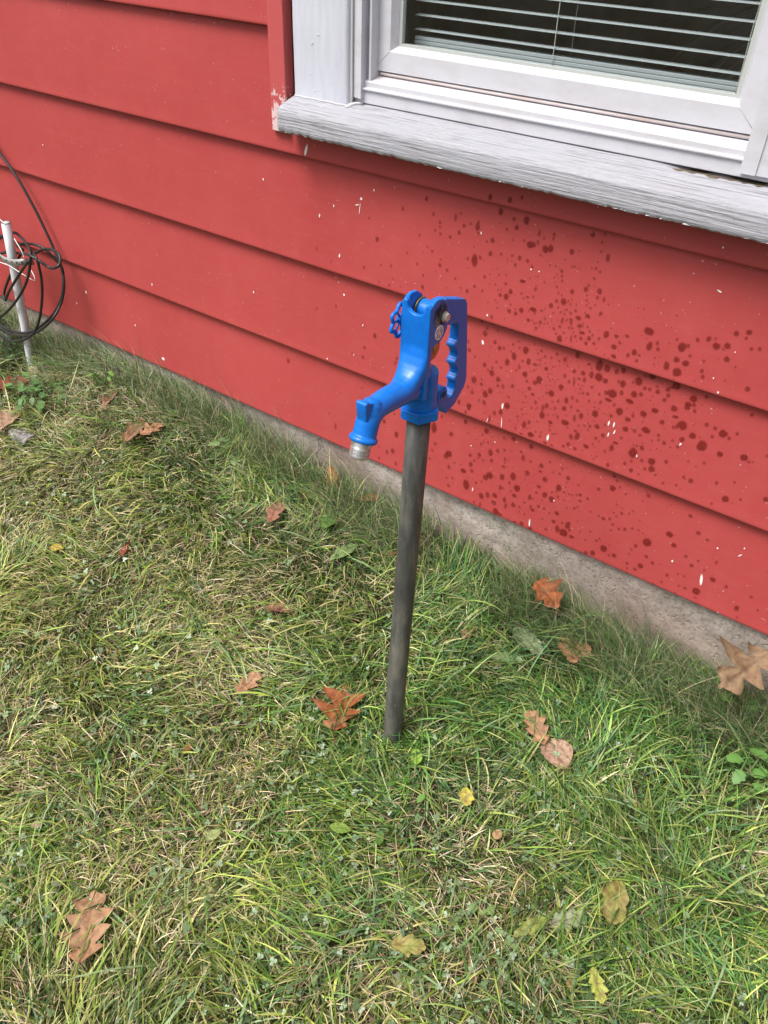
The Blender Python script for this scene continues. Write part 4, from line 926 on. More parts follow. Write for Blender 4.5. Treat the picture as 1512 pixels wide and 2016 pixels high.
for s_ in segs_:
    P, r = cpath(s_); tube(bm, P, r, 10)
cobj = obj('cable_coil', bm, M['black_rubber'], cab)
tag(cab, 'black cable coiled in loose loops around the pipe stake', 'cable')

# concrete rubble at the left
def rock(name, loc, size, seed, m, flat=0.0):
    bm = bmesh.new(); bmesh.ops.create_icosphere(bm, subdivisions=5, radius=1.0)
    for v_ in bm.verts:
        p = v_.co.copy(); q = Vector((max(-0.72, min(0.72, p.x)), max(-0.72, min(0.72, p.y)), max(-0.72, min(0.62, p.z)))) / 0.72
        n_ = noise.noise(q * 2.2 + Vector((seed, 0, 0))) * 0.10 + noise.noise(q * 9 + Vector((0, seed, 0))) * 0.05 + noise.noise(q * 25) * 0.02
        q *= 1 + n_
        v_.co = Vector((q.x * size[0], q.y * size[1], q.z * size[2]))
    o = obj(name, bm, m); o.location = loc; return o
p = at_y(8, 655, -0.045)
o = rock('concrete_block', (p.x - 0.03, -0.045, 0.088), (0.11, 0.045, 0.070), 3.0, M['rough_concrete'])
o.rotation_euler = (0, 0, 0.04)
tag(o, 'rough broken concrete block behind the pipe stake against the house footing', 'concrete block')
p = at_ground(45, 856, 0.012)
o = rock('stone', (p.x, p.y, p.z - 0.002), (0.036, 0.020, 0.012), 8.0, M['rough_concrete'])
tag(o, 'flat grey stone half buried in the grass at the left edge', 'stone')

# ------------------------------------------------------------------ grass
rs = np.random.RandomState(11)
def vnoise(x, y, s, seed):
    """smooth value noise, vectorised"""
    r = np.random.RandomState(seed); T_ = r.rand(128, 128)
    X, Y = x * s + 1000.0, y * s + 1000.0
    i, j = np.floor(X).astype(int), np.floor(Y).astype(int); fx, fy = X - i, Y - j
    fx = fx * fx * (3 - 2 * fx); fy = fy * fy * (3 - 2 * fy)
    g = lambda a, b: T_[a % 128, b % 128]
    return (g(i, j) * (1 - fx) + g(i + 1, j) * fx) * (1 - fy) + (g(i, j + 1) * (1 - fx) + g(i + 1, j + 1) * fx) * fy
GXS = np.linspace(-4.2, 2.6, 341); GYS = np.linspace(-3.2, 0.06, 164)
GT = np.array([[ground_z(x, y) for y in GYS] for x in GXS])
def gz(x, y):
    u = np.clip((x - GXS[0]) / (GXS[1] - GXS[0]), 0, len(GXS) - 1.001); v_ = np.clip((y - GYS[0]) / (GYS[1] - GYS[0]), 0, len(GYS) - 1.001)
    i, j = u.astype(int), v_.astype(int); fx, fy = u - i, v_ - j
    return (GT[i, j] * (1 - fx) + GT[i + 1, j] * fx) * (1 - fy) + (GT[i, j + 1] * (1 - fx) + GT[i + 1, j + 1] * fx) * fy
RXn, RYn, RZn, Cn = map(np.array, (tuple(RX), tuple(RY), tuple(RZ), tuple(CAM)))
def clear(x, y):
    return ~((np.abs(x - pbase.x) < 0.03) & (y > pbase.y - 0.085) & (y < pbase.y + 0.02))
def inview(x, y, z, marg):
    d = np.stack([x, y, z], 1) - Cn
    w_ = d @ RZn; px = PX + F * (d @ RXn) / w_; py = PY + F * (d @ RYn) / w_
    return (w_ > 0.1) & (px > -marg) & (px < 1512 + marg) & (py > -marg) & (py < 2016 + marg), px, py
def scatter(n_per_m2, box_=(-3.3, 1.7, -2.4, -0.005), marg=900):
    n = int(n_per_m2 * (box_[1] - box_[0]) * (box_[3] - box_[2]))
    x = rs.uniform(box_[0], box_[1], n); y = rs.uniform(box_[2], box_[3], n); z = gz(x, y)
    k, px, py = inview(x, y, z, marg); near_, _, _ = inview(x, y, z, 150); k &= near_ | (rs.rand(n) < 0.55)
    d2 = (x - B.x) ** 2 + (y - B.y) ** 2; k &= d2 > 0.017 ** 2
    d3 = (x - pbase.x) ** 2 + (y - pbase.y) ** 2; k &= (d3 > 0.013 ** 2) & clear(x, y)
    return x[k], y[k], z[k], px[k], py[k]
def ribbons(x, y, z, Ln, az, e0, bend, wd, cols, K=5, twist=None, side=None, tipcol=None):
    """bent tapering ribbons"""
    n = len(x); t = np.linspace(0, 1, K + 1)
    P = np.zeros((n, K + 1, 3)); P[:, 0] = np.stack([x, y, z], 1)
    if side is None: side = np.zeros(n)
    seg = Ln / K
    for q in range(K):
        el = e0 - bend * ((q + 0.5) / K) ** 1.3
        a = az + side * (q / K)
        P[:, q + 1] = P[:, q] + np.stack([np.cos(el) * np.cos(a), np.cos(el) * np.sin(a), np.sin(el)], 1) * seg[:, None]
    P[..., 2] = np.maximum(P[..., 2], z[:, None] - 0.002)
    # do not run through the house wall
    P[..., 1] = np.minimum(P[..., 1], np.where(P[..., 2] > 0.205, -0.006, 0.004) - 0.002 * rs.rand(n)[:, None])
    if twist is None: twist = rs.uniform(-0.9, 0.9, n)
    sx = np.stack([-np.sin(az) * np.cos(twist), np.cos(az) * np.cos(twist), np.sin(twist)], 1)
    wp = np.array([0.75, 1.0, 0.95, 0.8, 0.55, 0.12]) if K == 5 else np.interp(t, [0, 0.25, 0.7, 1], [0.75, 1, 0.7, 0.12])
    off = sx[:, None, :] * (wd[:, None] * wp[None, :] * 0.5)[..., None]
    V = np.stack([P - off, P + off], 2).reshape(n * (K + 1) * 2, 3)
    base = (np.arange(n) * (K + 1) * 2)[:, None]; q = np.arange(K)[None, :] * 2
    a = base + q
    Fc = np.stack([a, a + 1, a + 3, a + 2], 2).reshape(-1, 4)
    cc = np.repeat(cols[:, None, :], K + 1, 1)
    if tipcol is not None:
        w_ = (np.clip(t - 0.45, 0, 1) / 0.55)[None, :, None] * tipcol[1][:, None, None]
        cc = cc * (1 - w_) + tipcol[0][None, None, :] * w_
    w0 = (np.clip(0.22 - t, 0, 1) / 0.22)[None, :, None] * 0.45
    cc = cc * (1 - w0) + np.array([0.30, 0.28, 0.14])[None, None, :] * w0 * 0.6 + cc * w0 * 0.4
    C = np.repeat(cc[:, :, None, :], 2, 2).reshape(-1, 3)
    return V, Fc, C
def emit(name, parts, m, label):
    V, Fc, C = [], [], []; o = 0
    for v_, f_, c_ in parts: V.append(v_); Fc.append(f_ + o); C.append(c_); o += len(v_)
    ob = np_mesh(name, np.concatenate(V), np.concatenate(Fc), m, np.concatenate(C))
    return tag(ob, label, kind='stuff')
def flow(x, y):
    """direction each patch is combed"""
    return 2 * PI * (vnoise(x, y, 2.6, 21) * 1.6 + vnoise(x, y, 7.5, 22) * 0.9)
GREENS = np.array([[0.155, 0.285, 0.040], [0.085, 0.200, 0.034], [0.235, 0.345, 0.052], [0.038, 0.095, 0.022], [0.36, 0.42, 0.085], [0.125, 0.255, 0.070]])
STRAW = np.array([[0.74, 0.60, 0.36], [0.56, 0.43, 0.25], [0.82, 0.72, 0.50], [0.38, 0.26, 0.16], [0.66, 0.60, 0.28]])
def straw_density(px, py, x, y):
    """how much dead grass shows: worn pale patches on the left lawn"""
    d = 0.22 + 1.5 * np.clip(vnoise(x, y, 4.5, 31) - 0.45, 0, 1) + 0.25 * np.clip(vnoise(x, y, 11, 33) - 0.5, 0, 1)
    d += 0.38 * np.exp(-(((px - 40) / 150) ** 2 + ((py - 960) / 90) ** 2))
    d += 0.20 * np.exp(-(((px - 300) / 320) ** 2 + ((py - 1090) / 160) ** 2))
    d += 0.22 * np.exp(-(((px - 640) / 110) ** 2 + ((py - 1140) / 60) ** 2))
    d += 0.30 * np.exp(-(((px - 480) / 90) ** 2 + ((py - 1520) / 50) ** 2))
    d += 0.30 * np.exp(-(((px - 400) / 90) ** 2 + ((py - 1800) / 60) ** 2))
    d += 0.50 * np.exp(-(((px - 140) / 70) ** 2 + ((py - 745) / 28) ** 2))
    d -= 0.22 * np.exp(-(((px - 700) / 160) ** 2 + ((py - 1500) / 130) ** 2))
    d -= 0.20 * np.clip((px - 750) / 400, 0, 1); d += 0.12 * np.clip((600 - px) / 400, 0, 1)
    return np.clip(d, 0.03, 0.8)
parts_g, parts_s = [], []
def wallness(x, y): return np.clip((y + 0.26) / 0.20, 0, 1)
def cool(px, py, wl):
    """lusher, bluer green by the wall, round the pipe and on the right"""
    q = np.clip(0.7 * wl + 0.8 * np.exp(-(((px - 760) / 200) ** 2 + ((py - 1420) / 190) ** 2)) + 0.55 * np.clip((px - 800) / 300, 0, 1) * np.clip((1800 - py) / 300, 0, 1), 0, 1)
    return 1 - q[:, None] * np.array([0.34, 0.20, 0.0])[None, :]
# 1 thatch: short stems lying on the soil
x, y, z, px, py = scatter(9000); n = len(x)
k = rs.rand(n) < (0.35 + straw_density(px, py, x, y)); x, y, z, px, py = x[k], y[k], z[k], px[k], py[k]; n = len(x)
cs = STRAW[rs.randint(0, 5, n)] * rs.uniform(0.15, 0.6, n)[:, None]  # straw colours darkened here, shade between the blades put into the tone
parts_s.append(ribbons(x, y, z + 0.001, rs.uniform(0.02, 0.055, n), rs.uniform(0, 2 * PI, n), rs.uniform(0.0, 0.45, n), rs.uniform(0, 0.6, n), rs.uniform(0.0009, 0.0022, n), cs, 4))
# 2 dead blades over the top in the worn patches
x, y, z, px, py = scatter(26000); n = len(x)
sdn = straw_density(px, py, x, y); k = rs.rand(n) < sdn * 0.85; x, y, z, px, py = x[k], y[k], z[k], px[k], py[k]; n = len(x)
fl = flow(x, y) + rs.normal(0, 0.9, n)
cs = STRAW[rs.randint(0, 5, n)] * (rs.uniform(0.5, 1.15, n) * (0.75 + 0.45 * vnoise(x, y, 6, 74)))[:, None]
parts_s.append(ribbons(x, y, z + 0.004, rs.uniform(0.02, 0.060, n), fl, rs.uniform(0.1, 0.95, n), rs.uniform(0.3, 1.5, n), rs.uniform(0.0008, 0.0019, n), cs, 5, side=rs.normal(0, 0.5, n)))
# 3 short green understory
x, y, z, px, py = scatter(19000); n = len(x)
fl = flow(x, y) + rs.normal(0, 1.2, n)
cs = GREENS[rs.randint(0, 6, n)] * (rs.uniform(0.2, 0.85, n) * (0.5 + 0.7 * vnoise(x, y, 5.2, 73)))[:, None]  # greens toned down in this lower layer for the shade between blades
parts_g.append(ribbons(x, y, z, rs.uniform(0.015, 0.040, n), fl, rs.uniform(0.2, 1.2, n), rs.uniform(0.2, 1.5, n), rs.uniform(0.0011, 0.0026, n), cs, 4, side=rs.normal(0, 0.4, n)))
# 4 main blades, combed in tufts
x, y, z, px, py = scatter(19000); n = len(x)
dens = 0.35 + 0.75 * vnoise(x, y, 6.0, 41); k = rs.rand(n) < dens * (1.05 - 0.7 * straw_density(px, py, x, y)); x, y, z, px, py = x[k], y[k], z[k], px[k], py[k]; n = len(x)
wl = wallness(x, y)
fl = flow(x, y) + rs.normal(0, 0.6, n)
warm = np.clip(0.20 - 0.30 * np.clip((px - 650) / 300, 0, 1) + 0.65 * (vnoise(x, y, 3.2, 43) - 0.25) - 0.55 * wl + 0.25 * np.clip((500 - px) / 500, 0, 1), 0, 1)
cs = GREENS[rs.randint(0, 6, n)] * (1 - warm[:, None] * 0.5) + np.array([0.42, 0.41, 0.10]) * warm[:, None] * 0.5 * rs.uniform(0.7, 1.3, n)[:, None]
cs *= (rs.uniform(0.55, 1.35, n) * (0.55 + 0.85 * vnoise(x, y, 4.2, 71)) * (0.65 + 0.7 * vnoise(x, y, 13, 72)))[:, None]
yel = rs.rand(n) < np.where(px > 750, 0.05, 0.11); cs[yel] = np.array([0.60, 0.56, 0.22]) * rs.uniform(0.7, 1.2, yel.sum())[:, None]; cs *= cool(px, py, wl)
parts_g.append(ribbons(x, y, z, rs.gamma(6, 0.0080, n) + 0.012 + 0.015 * wl, fl, rs.uniform(0.15, 1.0, n) + 0.35 * wl, rs.uniform(0.2, 1.25, n) - 0.3 * wl, rs.gamma(6, 0.00030, n) + 0.0006, cs, 5, side=rs.normal(0, 0.35, n), tipcol=(np.array([0.42, 0.36, 0.16]), (rs.rand(n) < 0.25) * 0.8)))
# 4b long broad blades: thick on the right, round the pipe and in the lower middle
x, y, z, px, py = scatter(13000); n = len(x)
dr = 0.30 + 0.75 * np.clip((px - 700) / 350, 0, 1) + 0.8 * np.exp(-(((px - 720) / 170) ** 2 + ((py - 1500) / 150) ** 2)) + 0.4 * np.exp(-(((px - 560) / 200) ** 2 + ((py - 1750) / 160) ** 2)) + 0.4 * np.exp(-(((px - 80) / 160) ** 2 + ((py - 1650) / 120) ** 2))
k = rs.rand(n) < dr * (0.15 + 1.2 * np.clip(vnoise(x, y, 5.5, 91) - 0.25, 0, 1)); x, y, z, px, py = x[k], y[k], z[k], px[k], py[k]; n = len(x)
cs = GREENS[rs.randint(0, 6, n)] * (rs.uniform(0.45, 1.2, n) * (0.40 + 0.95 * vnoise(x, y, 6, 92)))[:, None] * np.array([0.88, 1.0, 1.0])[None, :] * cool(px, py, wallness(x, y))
parts_g.append(ribbons(x, y, z + 0.002, rs.uniform(0.05, 0.115, n), 2 * PI * vnoise(x, y, 4.0, 93) * 1.7 + rs.normal(0, 0.36, n), rs.uniform(0.15, 0.8, n), rs.uniform(0.2, 1.3, n), rs.uniform(0.0014, 0.0032, n), cs, 5, side=rs.normal(0, 0.22, n), tipcol=(np.array([0.55, 0.50, 0.20]), (rs.rand(n) < 0.2) * 0.8)))
# 5 fine wiry fescue near the wall and on the right
x, y, z, px, py = scatter(15000); n = len(x)
wl = wallness(x, y); rt = np.clip((px - 820) / 400, 0, 1) * 0.45
k = rs.rand(n) < np.maximum(wl * (0.45 + 0.6 * vnoise(x, y, 5, 51)), rt * vnoise(x, y, 4, 52)); x, y, z, px, py, wl = x[k], y[k], z[k], px[k], py[k], wl[k]; n = len(x)
# thinner where the photo shows bare footing
k = rs.rand(n) < np.where((y > -0.10), 0.45 + 0.55 * (vnoise(x, y, 9, 53) > 0.45), 1.0); x, y, z, px, py, wl = x[k], y[k], z[k], px[k], py[k], wl[k]; n = len(x)
cs = np.array([[0.09, 0.17, 0.06], [0.125, 0.21, 0.08], [0.07, 0.125, 0.045], [0.17, 0.24, 0.10]])[rs.randint(0, 4, n)] * rs.uniform(0.7, 1.25, n)[:, None]
dry = rs.rand(n) < 0.17; cs[dry] = np.array([0.50, 0.42, 0.26]) * rs.uniform(0.6, 1.1, dry.sum())[:, None]
parts_g.append(ribbons(x, y, z, rs.uniform(0.035, 0.085, n) * np.where((x < -0.75) & (y > -0.12), 1.35, 1.0), flow(x, y) * 0.6 + rs.normal(0, 0.7, n), rs.uniform(0.5, 1.4, n), rs.uniform(0.6, 2.0, n), rs.uniform(0.0007, 0.0014, n), cs, 5, side=rs.normal(0, 0.5, n)))
# tall fringe against the footing
def fringe(n_, x0, x1, y0, L0, L1, thr, seed, keep=1.0):
    x = rs.uniform(x0, x1, n_); y = -rs.rand(n_) ** 1.5 * y0 - 0.012; k = (vnoise(x, y * 0.3, 8, seed) > thr) & (rs.rand(n_) < keep) & clear(x, y); x, y = x[k], y[k]; n = len(x); z = gz(x, y)
    cs = np.array([[0.09, 0.17, 0.055], [0.13, 0.21, 0.07], [0.065, 0.12, 0.04], [0.18, 0.24, 0.09], [0.42, 0.36, 0.22]])[rs.randint(0, 5, n)] * rs.uniform(0.6, 1.2, n)[:, None]
    parts_g.append(ribbons(x, y, z, rs.uniform(L0, L1, n), rs.normal(PI, 1.1, n), rs.uniform(0.8, 1.5, n), rs.uniform(0.3, 1.5, n), rs.uniform(0.0007, 0.0014, n), cs, 5, side=rs.normal(0, 0.5, n)))
fringe(6000, -2.3, -0.65, 0.09, 0.05, 0.13, 0.30, 81)
fringe(9500, -0.9, 0.9, 0.11, 0.05, 0.145, 0.28, 82)
fringe(500, -1.8, 0.4, 0.03, 0.10, 0.19, 0.30, 83)
# 6 scattered long arching blades
x, y, z, px, py = scatter(150); n = len(x)
cs = np.array([[0.20, 0.31, 0.13], [0.25, 0.36, 0.17], [0.16, 0.26, 0.10]])[rs.randint(0, 3, n)] * rs.uniform(0.8, 1.2, n)[:, None]
parts_g.append(ribbons(x, y, z + 0.006, rs.uniform(0.07, 0.17, n), rs.uniform(0, 2 * PI, n), rs.uniform(0.2, 0.6, n), rs.uniform(0.8, 1.7, n), rs.uniform(0.0016, 0.0042, n), cs, 5, side=rs.normal(0, 0.35, n)))
# 7 sprawling tuft by the stake: fine blades combed toward the left
def tuft(cx, cy, n, L0, L1, a0_, spread, sp0, sp1, wd0, wd1, cols, e0=0.7):
    x = rs.normal(cx, sp0, n); y = np.minimum(rs.normal(cy, sp1, n), -0.01); kk = clear(x, y); x, y = x[kk], y[kk]; n = len(x); z = gz(x, y)
    cs = cols[rs.randint(0, len(cols), n)] * rs.uniform(0.7, 1.25, n)[:, None]
    return ribbons(x, y, z, rs.uniform(L0, L1, n), rs.normal(a0_, spread, n), rs.uniform(e0 * 0.5, e0 * 1.4, n), rs.uniform(0.6, 1.5, n), rs.uniform(wd0, wd1, n), cs, 5, side=rs.normal(0, 0.3, n))
FINE = np.array([[0.09, 0.17, 0.06], [0.13, 0.21, 0.08], [0.18, 0.24, 0.10], [0.42, 0.38, 0.22]])
q = at_ground(235, 725, 0.01); parts_g.append(tuft(q.x, q.y, 1100, 0.06, 0.15, PI * 1.05, 0.45, 0.10, 0.035, 0.0007, 0.0014, FINE))
q = at_ground(360, 790, 0.01); parts_g.append(tuft(q.x, q.y, 800, 0.06, 0.12, PI * 0.75, 0.7, 0.10, 0.03, 0.0007, 0.0014, FINE, 0.9))
for (a, b, n_, dr) in ((600, 1560, 380, 0.2), (760, 1480, 300, 1.2), (980, 1400, 260, 0.9), (1100, 1570, 380, -0.5), (870, 1360, 300, 1.1), (960, 1180, 420, 1.4), (1130, 1230, 320, 1.8), (560, 1740, 380, 1.0), (70, 1640, 340, 0.1), (1250, 1430, 420, 0.6), (1000, 1090, 300, 2.2), (520, 1350, 180, 0.3), (1180, 1700, 260, -0.3), (690, 940, 300, 1.7)):
    q = at_ground(a, b, 0.01)
    parts_g.append(tuft(q.x, q.y, int(n_ * 0.55), 0.04, 0.10, dr, 0.6, 0.045, 0.035, 0.0010, 0.0026, GREENS * 1.0, 0.55))
for (a, b, n_) in ((1420, 1375, 60), (1480, 1385, 60), (1390, 1340, 40)):
    q = at_ground(a, b, 0.01); parts_g.append(tuft(q.x, q.y, n_, 0.05, 0.11, 1.7, 0.9, 0.03, 0.008, 0.0010, 0.0022, GREENS, 1.1))
# dry roots in front of the stake
q = at_ground(150, 745, 0.01); parts_s.append(tuft(q.x, q.y, 900, 0.03, 0.10, 0.4, 1.6, 0.10, 0.05, 0.0006, 0.0014, STRAW * 0.8, 0.5))
emit('grass', parts_g, M['grass_blade'], 'green lawn grass of mixed blades')
emit('dry_grass', parts_s, M['straw_blade'], 'dead straw coloured grass matted through the lawn')
# wiry dark runners climbing the footing
bm = bmesh.new()
for _ in range(420):
    x = rnd.uniform(-2.0, 0.7); y = rnd.uniform(-0.09, -0.035); z = ground_z(x, y); a = rnd.uniform(0.7, 2.3); L_ = rnd.uniform(0.05, 0.15)
    P = []
    for q in range(6):
        t = q / 5; P.append(Vector((x + math.cos(a) * L_ * t + 0.01 * noise.noise(Vector((x * 9, t * 2, 0))), min(-0.004, y + 0.012 * noise.noise(Vector((x * 5, t * 3, 7)))), z + math.sin(a) * L_ * t * (1 - 0.25 * t))))
    tube(bm, P, [0.0009, 0.0008, 0.0008, 0.0007, 0.0006, 0.0004], 4)
me_cols = None
o = obj('grass_runners', bm, mat('runner_brown', (0.10, 0.085, 0.04), 0.8)); tag(o, 'thin brown grass stems against the concrete footing', kind='stuff')

# clover: small round leaflets in threes
x, y, z, px, py = scatter(11000, marg=120); n = len(x)
dn = 0.10 + 0.9 * np.clip(vnoise(x, y, 5.0, 61) - 0.45, 0, 1) + 0.8 * np.exp(-(((px - 900) / 230) ** 2 + ((py - 1900) / 140) ** 2)) + 0.35 * np.exp(-(((px - 620) / 260) ** 2 + ((py - 1750) / 300) ** 2)) + 0.3 * np.exp(-(((px - 250) / 200) ** 2 + ((py - 1380) / 150) ** 2))
dn *= 1 - 0.8 * wallness(x, y)
k = rs.rand(n) < dn * 0.5; x, y, z, px, py = x[k], y[k], z[k], px[k], py[k]; n = len(x)
h = rs.uniform(0.006, 0.028, n); V, Fc, C = [], [], []; o_ = 0
for i in range(n):
    col = np.array([(0.15, 0.23, 0.10), (0.11, 0.18, 0.08), (0.25, 0.33, 0.20), (0.36, 0.44, 0.32)][rs.choice(4, p=[0.45, 0.38, 0.13, 0.04])]) * rs.uniform(0.8, 1.2)
    a0_ = rs.uniform(0, 2 * PI); R_ = rs.uniform(0.0016, 0.0038); tx, ty = rs.normal(0, 0.45, 2)
    for q in range(3 if rs.rand() < 0.8 else 2):
        a = a0_ + q * 2.094; cx, cy = math.cos(a) * R_ * 0.95, math.sin(a) * R_ * 0.95
        ring = [(cx * 0.05, cy * 0.05)] + [(cx + R_ * 0.85 * math.cos(a + w_), cy + R_ * 0.85 * math.sin(a + w_)) for w_ in (-2.1, -1.2, -0.45, 0.0, 0.45, 1.2, 2.1)]
        ring[4] = (ring[4][0] * 0.88, ring[4][1] * 0.88)
        b0 = o_
        for (u, w_) in ring: V.append((x[i] + u, y[i] + w_, z[i] + h[i] + u * tx + w_ * ty + 0.0006 * rs.rand())); C.append(col * (1.0))
        for w_ in range(1, 7, 2): Fc.append((b0, b0 + w_, b0 + w_ + 1, min(b0 + w_ + 2, b0 + 7)))
        o_ += 8
    V.append((x[i], y[i], z[i])); V.append((x[i] + 0.0006, y[i], z[i])); V.append((x[i] + 0.0006, y[i], z[i] + h[i])); V.append((x[i], y[i], z[i] + h[i])); C += [col * 0.8] * 4
    Fc.append((o_, o_ + 1, o_ + 2, o_ + 3)); o_ += 4
tag(np_mesh('clover', np.array(V), np.array(Fc), M['clover_leaf'], np.array(C)), 'small round clover leaves growing through the grass', kind='stuff')

# ------------------------------------------------------------------ fallen leaves
def leaf(name, px, py, len_px, ang_deg, lobes, wide, col, label, seed, curl=0.25, h=0.022, kind_mat='dead_leaf', depth=0.6, tilt=(0, 0), group='leaves lying on the lawn', stem=True, cat='leaf', wrinkle=1.0, asym=0.0, lean_y=None):
    """one leaf: stations along the midrib, lobed margins, curled and creased. ang: image direction of the tip, degrees clockwise from up"""
    r = random.Random(seed); NN = Vector((0, 0, 1)) if lean_y is None else Vector((0.05, -0.50, 0.86)).normalized()
    h *= 0.68
    p = at_ground(px, py, h) if lean_y is None else at_y(px, py, lean_y)
    def onp(a_, b_):
        q_ = ray(a_, b_); return CAM + q_ * ((p - CAM).dot(NN) / q_.dot(NN))
    # the leaf's own plane: the ground, or the bank of the footing it leans on
    e = 3.0; du = onp(px + e, py) - onp(px, py); dvv = onp(px, py + e) - onp(px, py)
    a = math.radians(ang_deg); dirv = (du * math.sin(a) - dvv * math.cos(a)) / e * len_px
    Lm = dirv.length; ux = dirv.normalized(); uy = NN.cross(ux)
    n = 46; nw = 13
    ph = [r.uniform(0, 1), r.uniform(0, 1)]; amp = [[r.uniform(0.65, 1.15) for _ in range(12)] for _ in range(2)]
    def half(t, s):
        env = (math.sin(PI * min(1, max(0, t)) ** 0.85) ** 0.62) if lobes else math.sin(PI * min(1, max(0.0, t)) ** 0.9) ** 0.75
        if lobes:
            c_ = t * lobes + ph[s] * 0.5; i_ = int(c_) % 12; f = c_ - int(c_)
            tooth = (f / 0.68 if f < 0.68 else (1 - f) / 0.32)
            tooth = tooth ** 0.8
            env *= (1 - depth) + depth * tooth * amp[s][i_]
        return max(0.012, env * wide * (1 + (asym if s else -asym)))
    V_, F_, C_ = [], [], []
    s1, s2 = r.uniform(0, 40), r.uniform(0, 40); cb = r.uniform(-0.15, 0.3)
    c0 = np.array(col)
    for i in range(n):
        t = i / (n - 1)
        for j in range(nw):
            s = (j - (nw - 1) / 2) / ((nw - 1) / 2)
            hw = half(t, 0 if s < 0 else 1)
            X = (t - 0.5) + (0.10 * abs(s) * hw / max(wide, 0.01) if lobes else 0.0); Y = s * hw
            Z = curl * (abs(Y) ** 1.6) * 1.2 + cb * (t - 0.5) ** 2 + 0.055 * wrinkle * noise.noise(Vector((X * 3.1 + s1, Y * 3.1, s2))) + 0.022 * wrinkle * noise.noise(Vector((X * 9 + s1, Y * 9, s2)))
            Z += 0.012 * math.sin(abs(Y) * 30 - t * 24) * min(1, abs(s))
            P = p + (ux * X + uy * Y + NN * (Z + X * tilt[0] + Y * tilt[1])) * Lm
            V_.append(tuple(P))
            vein = 0.62 if abs(s) < 0.05 else (0.80 if math.sin(abs(Y) * 30 - t * 24) > 0.75 else 1.0)
            edge = 0.78 + 0.22 * min(1, (1 - abs(s)) / 0.3) if kind_mat == 'dead_leaf' else 1.0
            C_.append(c0 * vein * edge * (0.9 + 0.2 * noise.noise(Vector((X * 5, Y * 5, s1)))))
    for i in range(n - 1):
        for j in range(nw - 1):
            b_ = i * nw + j; F_.append((b_, b_ + nw, b_ + nw + 1, b_ + 1))
    if stem:
        b0 = len(V_); stc = c0 * 0.6
        for q in range(5):
            t = q / 4; P = p + (ux * (-0.5 - 0.20 * t) + uy * (0.05 * math.sin(t * 2 + s1)) + Vector((0, 0, 1)) * (cb * 0.25 - 0.02 * t - 0.5 * tilt[0])) * Lm
            w_ = Lm * 0.010
            V_.append(tuple(P - uy * w_)); V_.append(tuple(P + uy * w_ + Vector((0, 0, w_)))); C_ += [stc, stc]
            if q: F_.append((b0 + 2 * q - 2, b0 + 2 * q - 1, b0 + 2 * q + 1, b0 + 2 * q))
    V_ = np.array(V_); V_[:, 1] = np.minimum(V_[:, 1], -0.003)
    if lean_y is None:
        zmin = np.percentile(V_[:, 2], 20); V_[:, 2] += (p.z - 0.004) - zmin
    o = np_mesh(name, V_, np.array(F_), M[kind_mat], np.array(C_))
    tag(o, label, cat, group); return o
TAN, PALE, ORG, RUST, BRN, DBR, RED = (0.44, 0.25, 0.135), (0.50, 0.33, 0.23), (0.36, 0.14, 0.06), (0.33, 0.105, 0.035), (0.28, 0.14, 0.09), (0.10, 0.05, 0.04), (0.26, 0.05, 0.035)
YEL, YGR, PGR, GRN = (0.50, 0.46, 0.06), (0.40, 0.46, 0.08), (0.26, 0.36, 0.12), (0.12, 0.24, 0.04)
OLV = (0.28, 0.27, 0.07)
F1 = 'fallen_leaf'
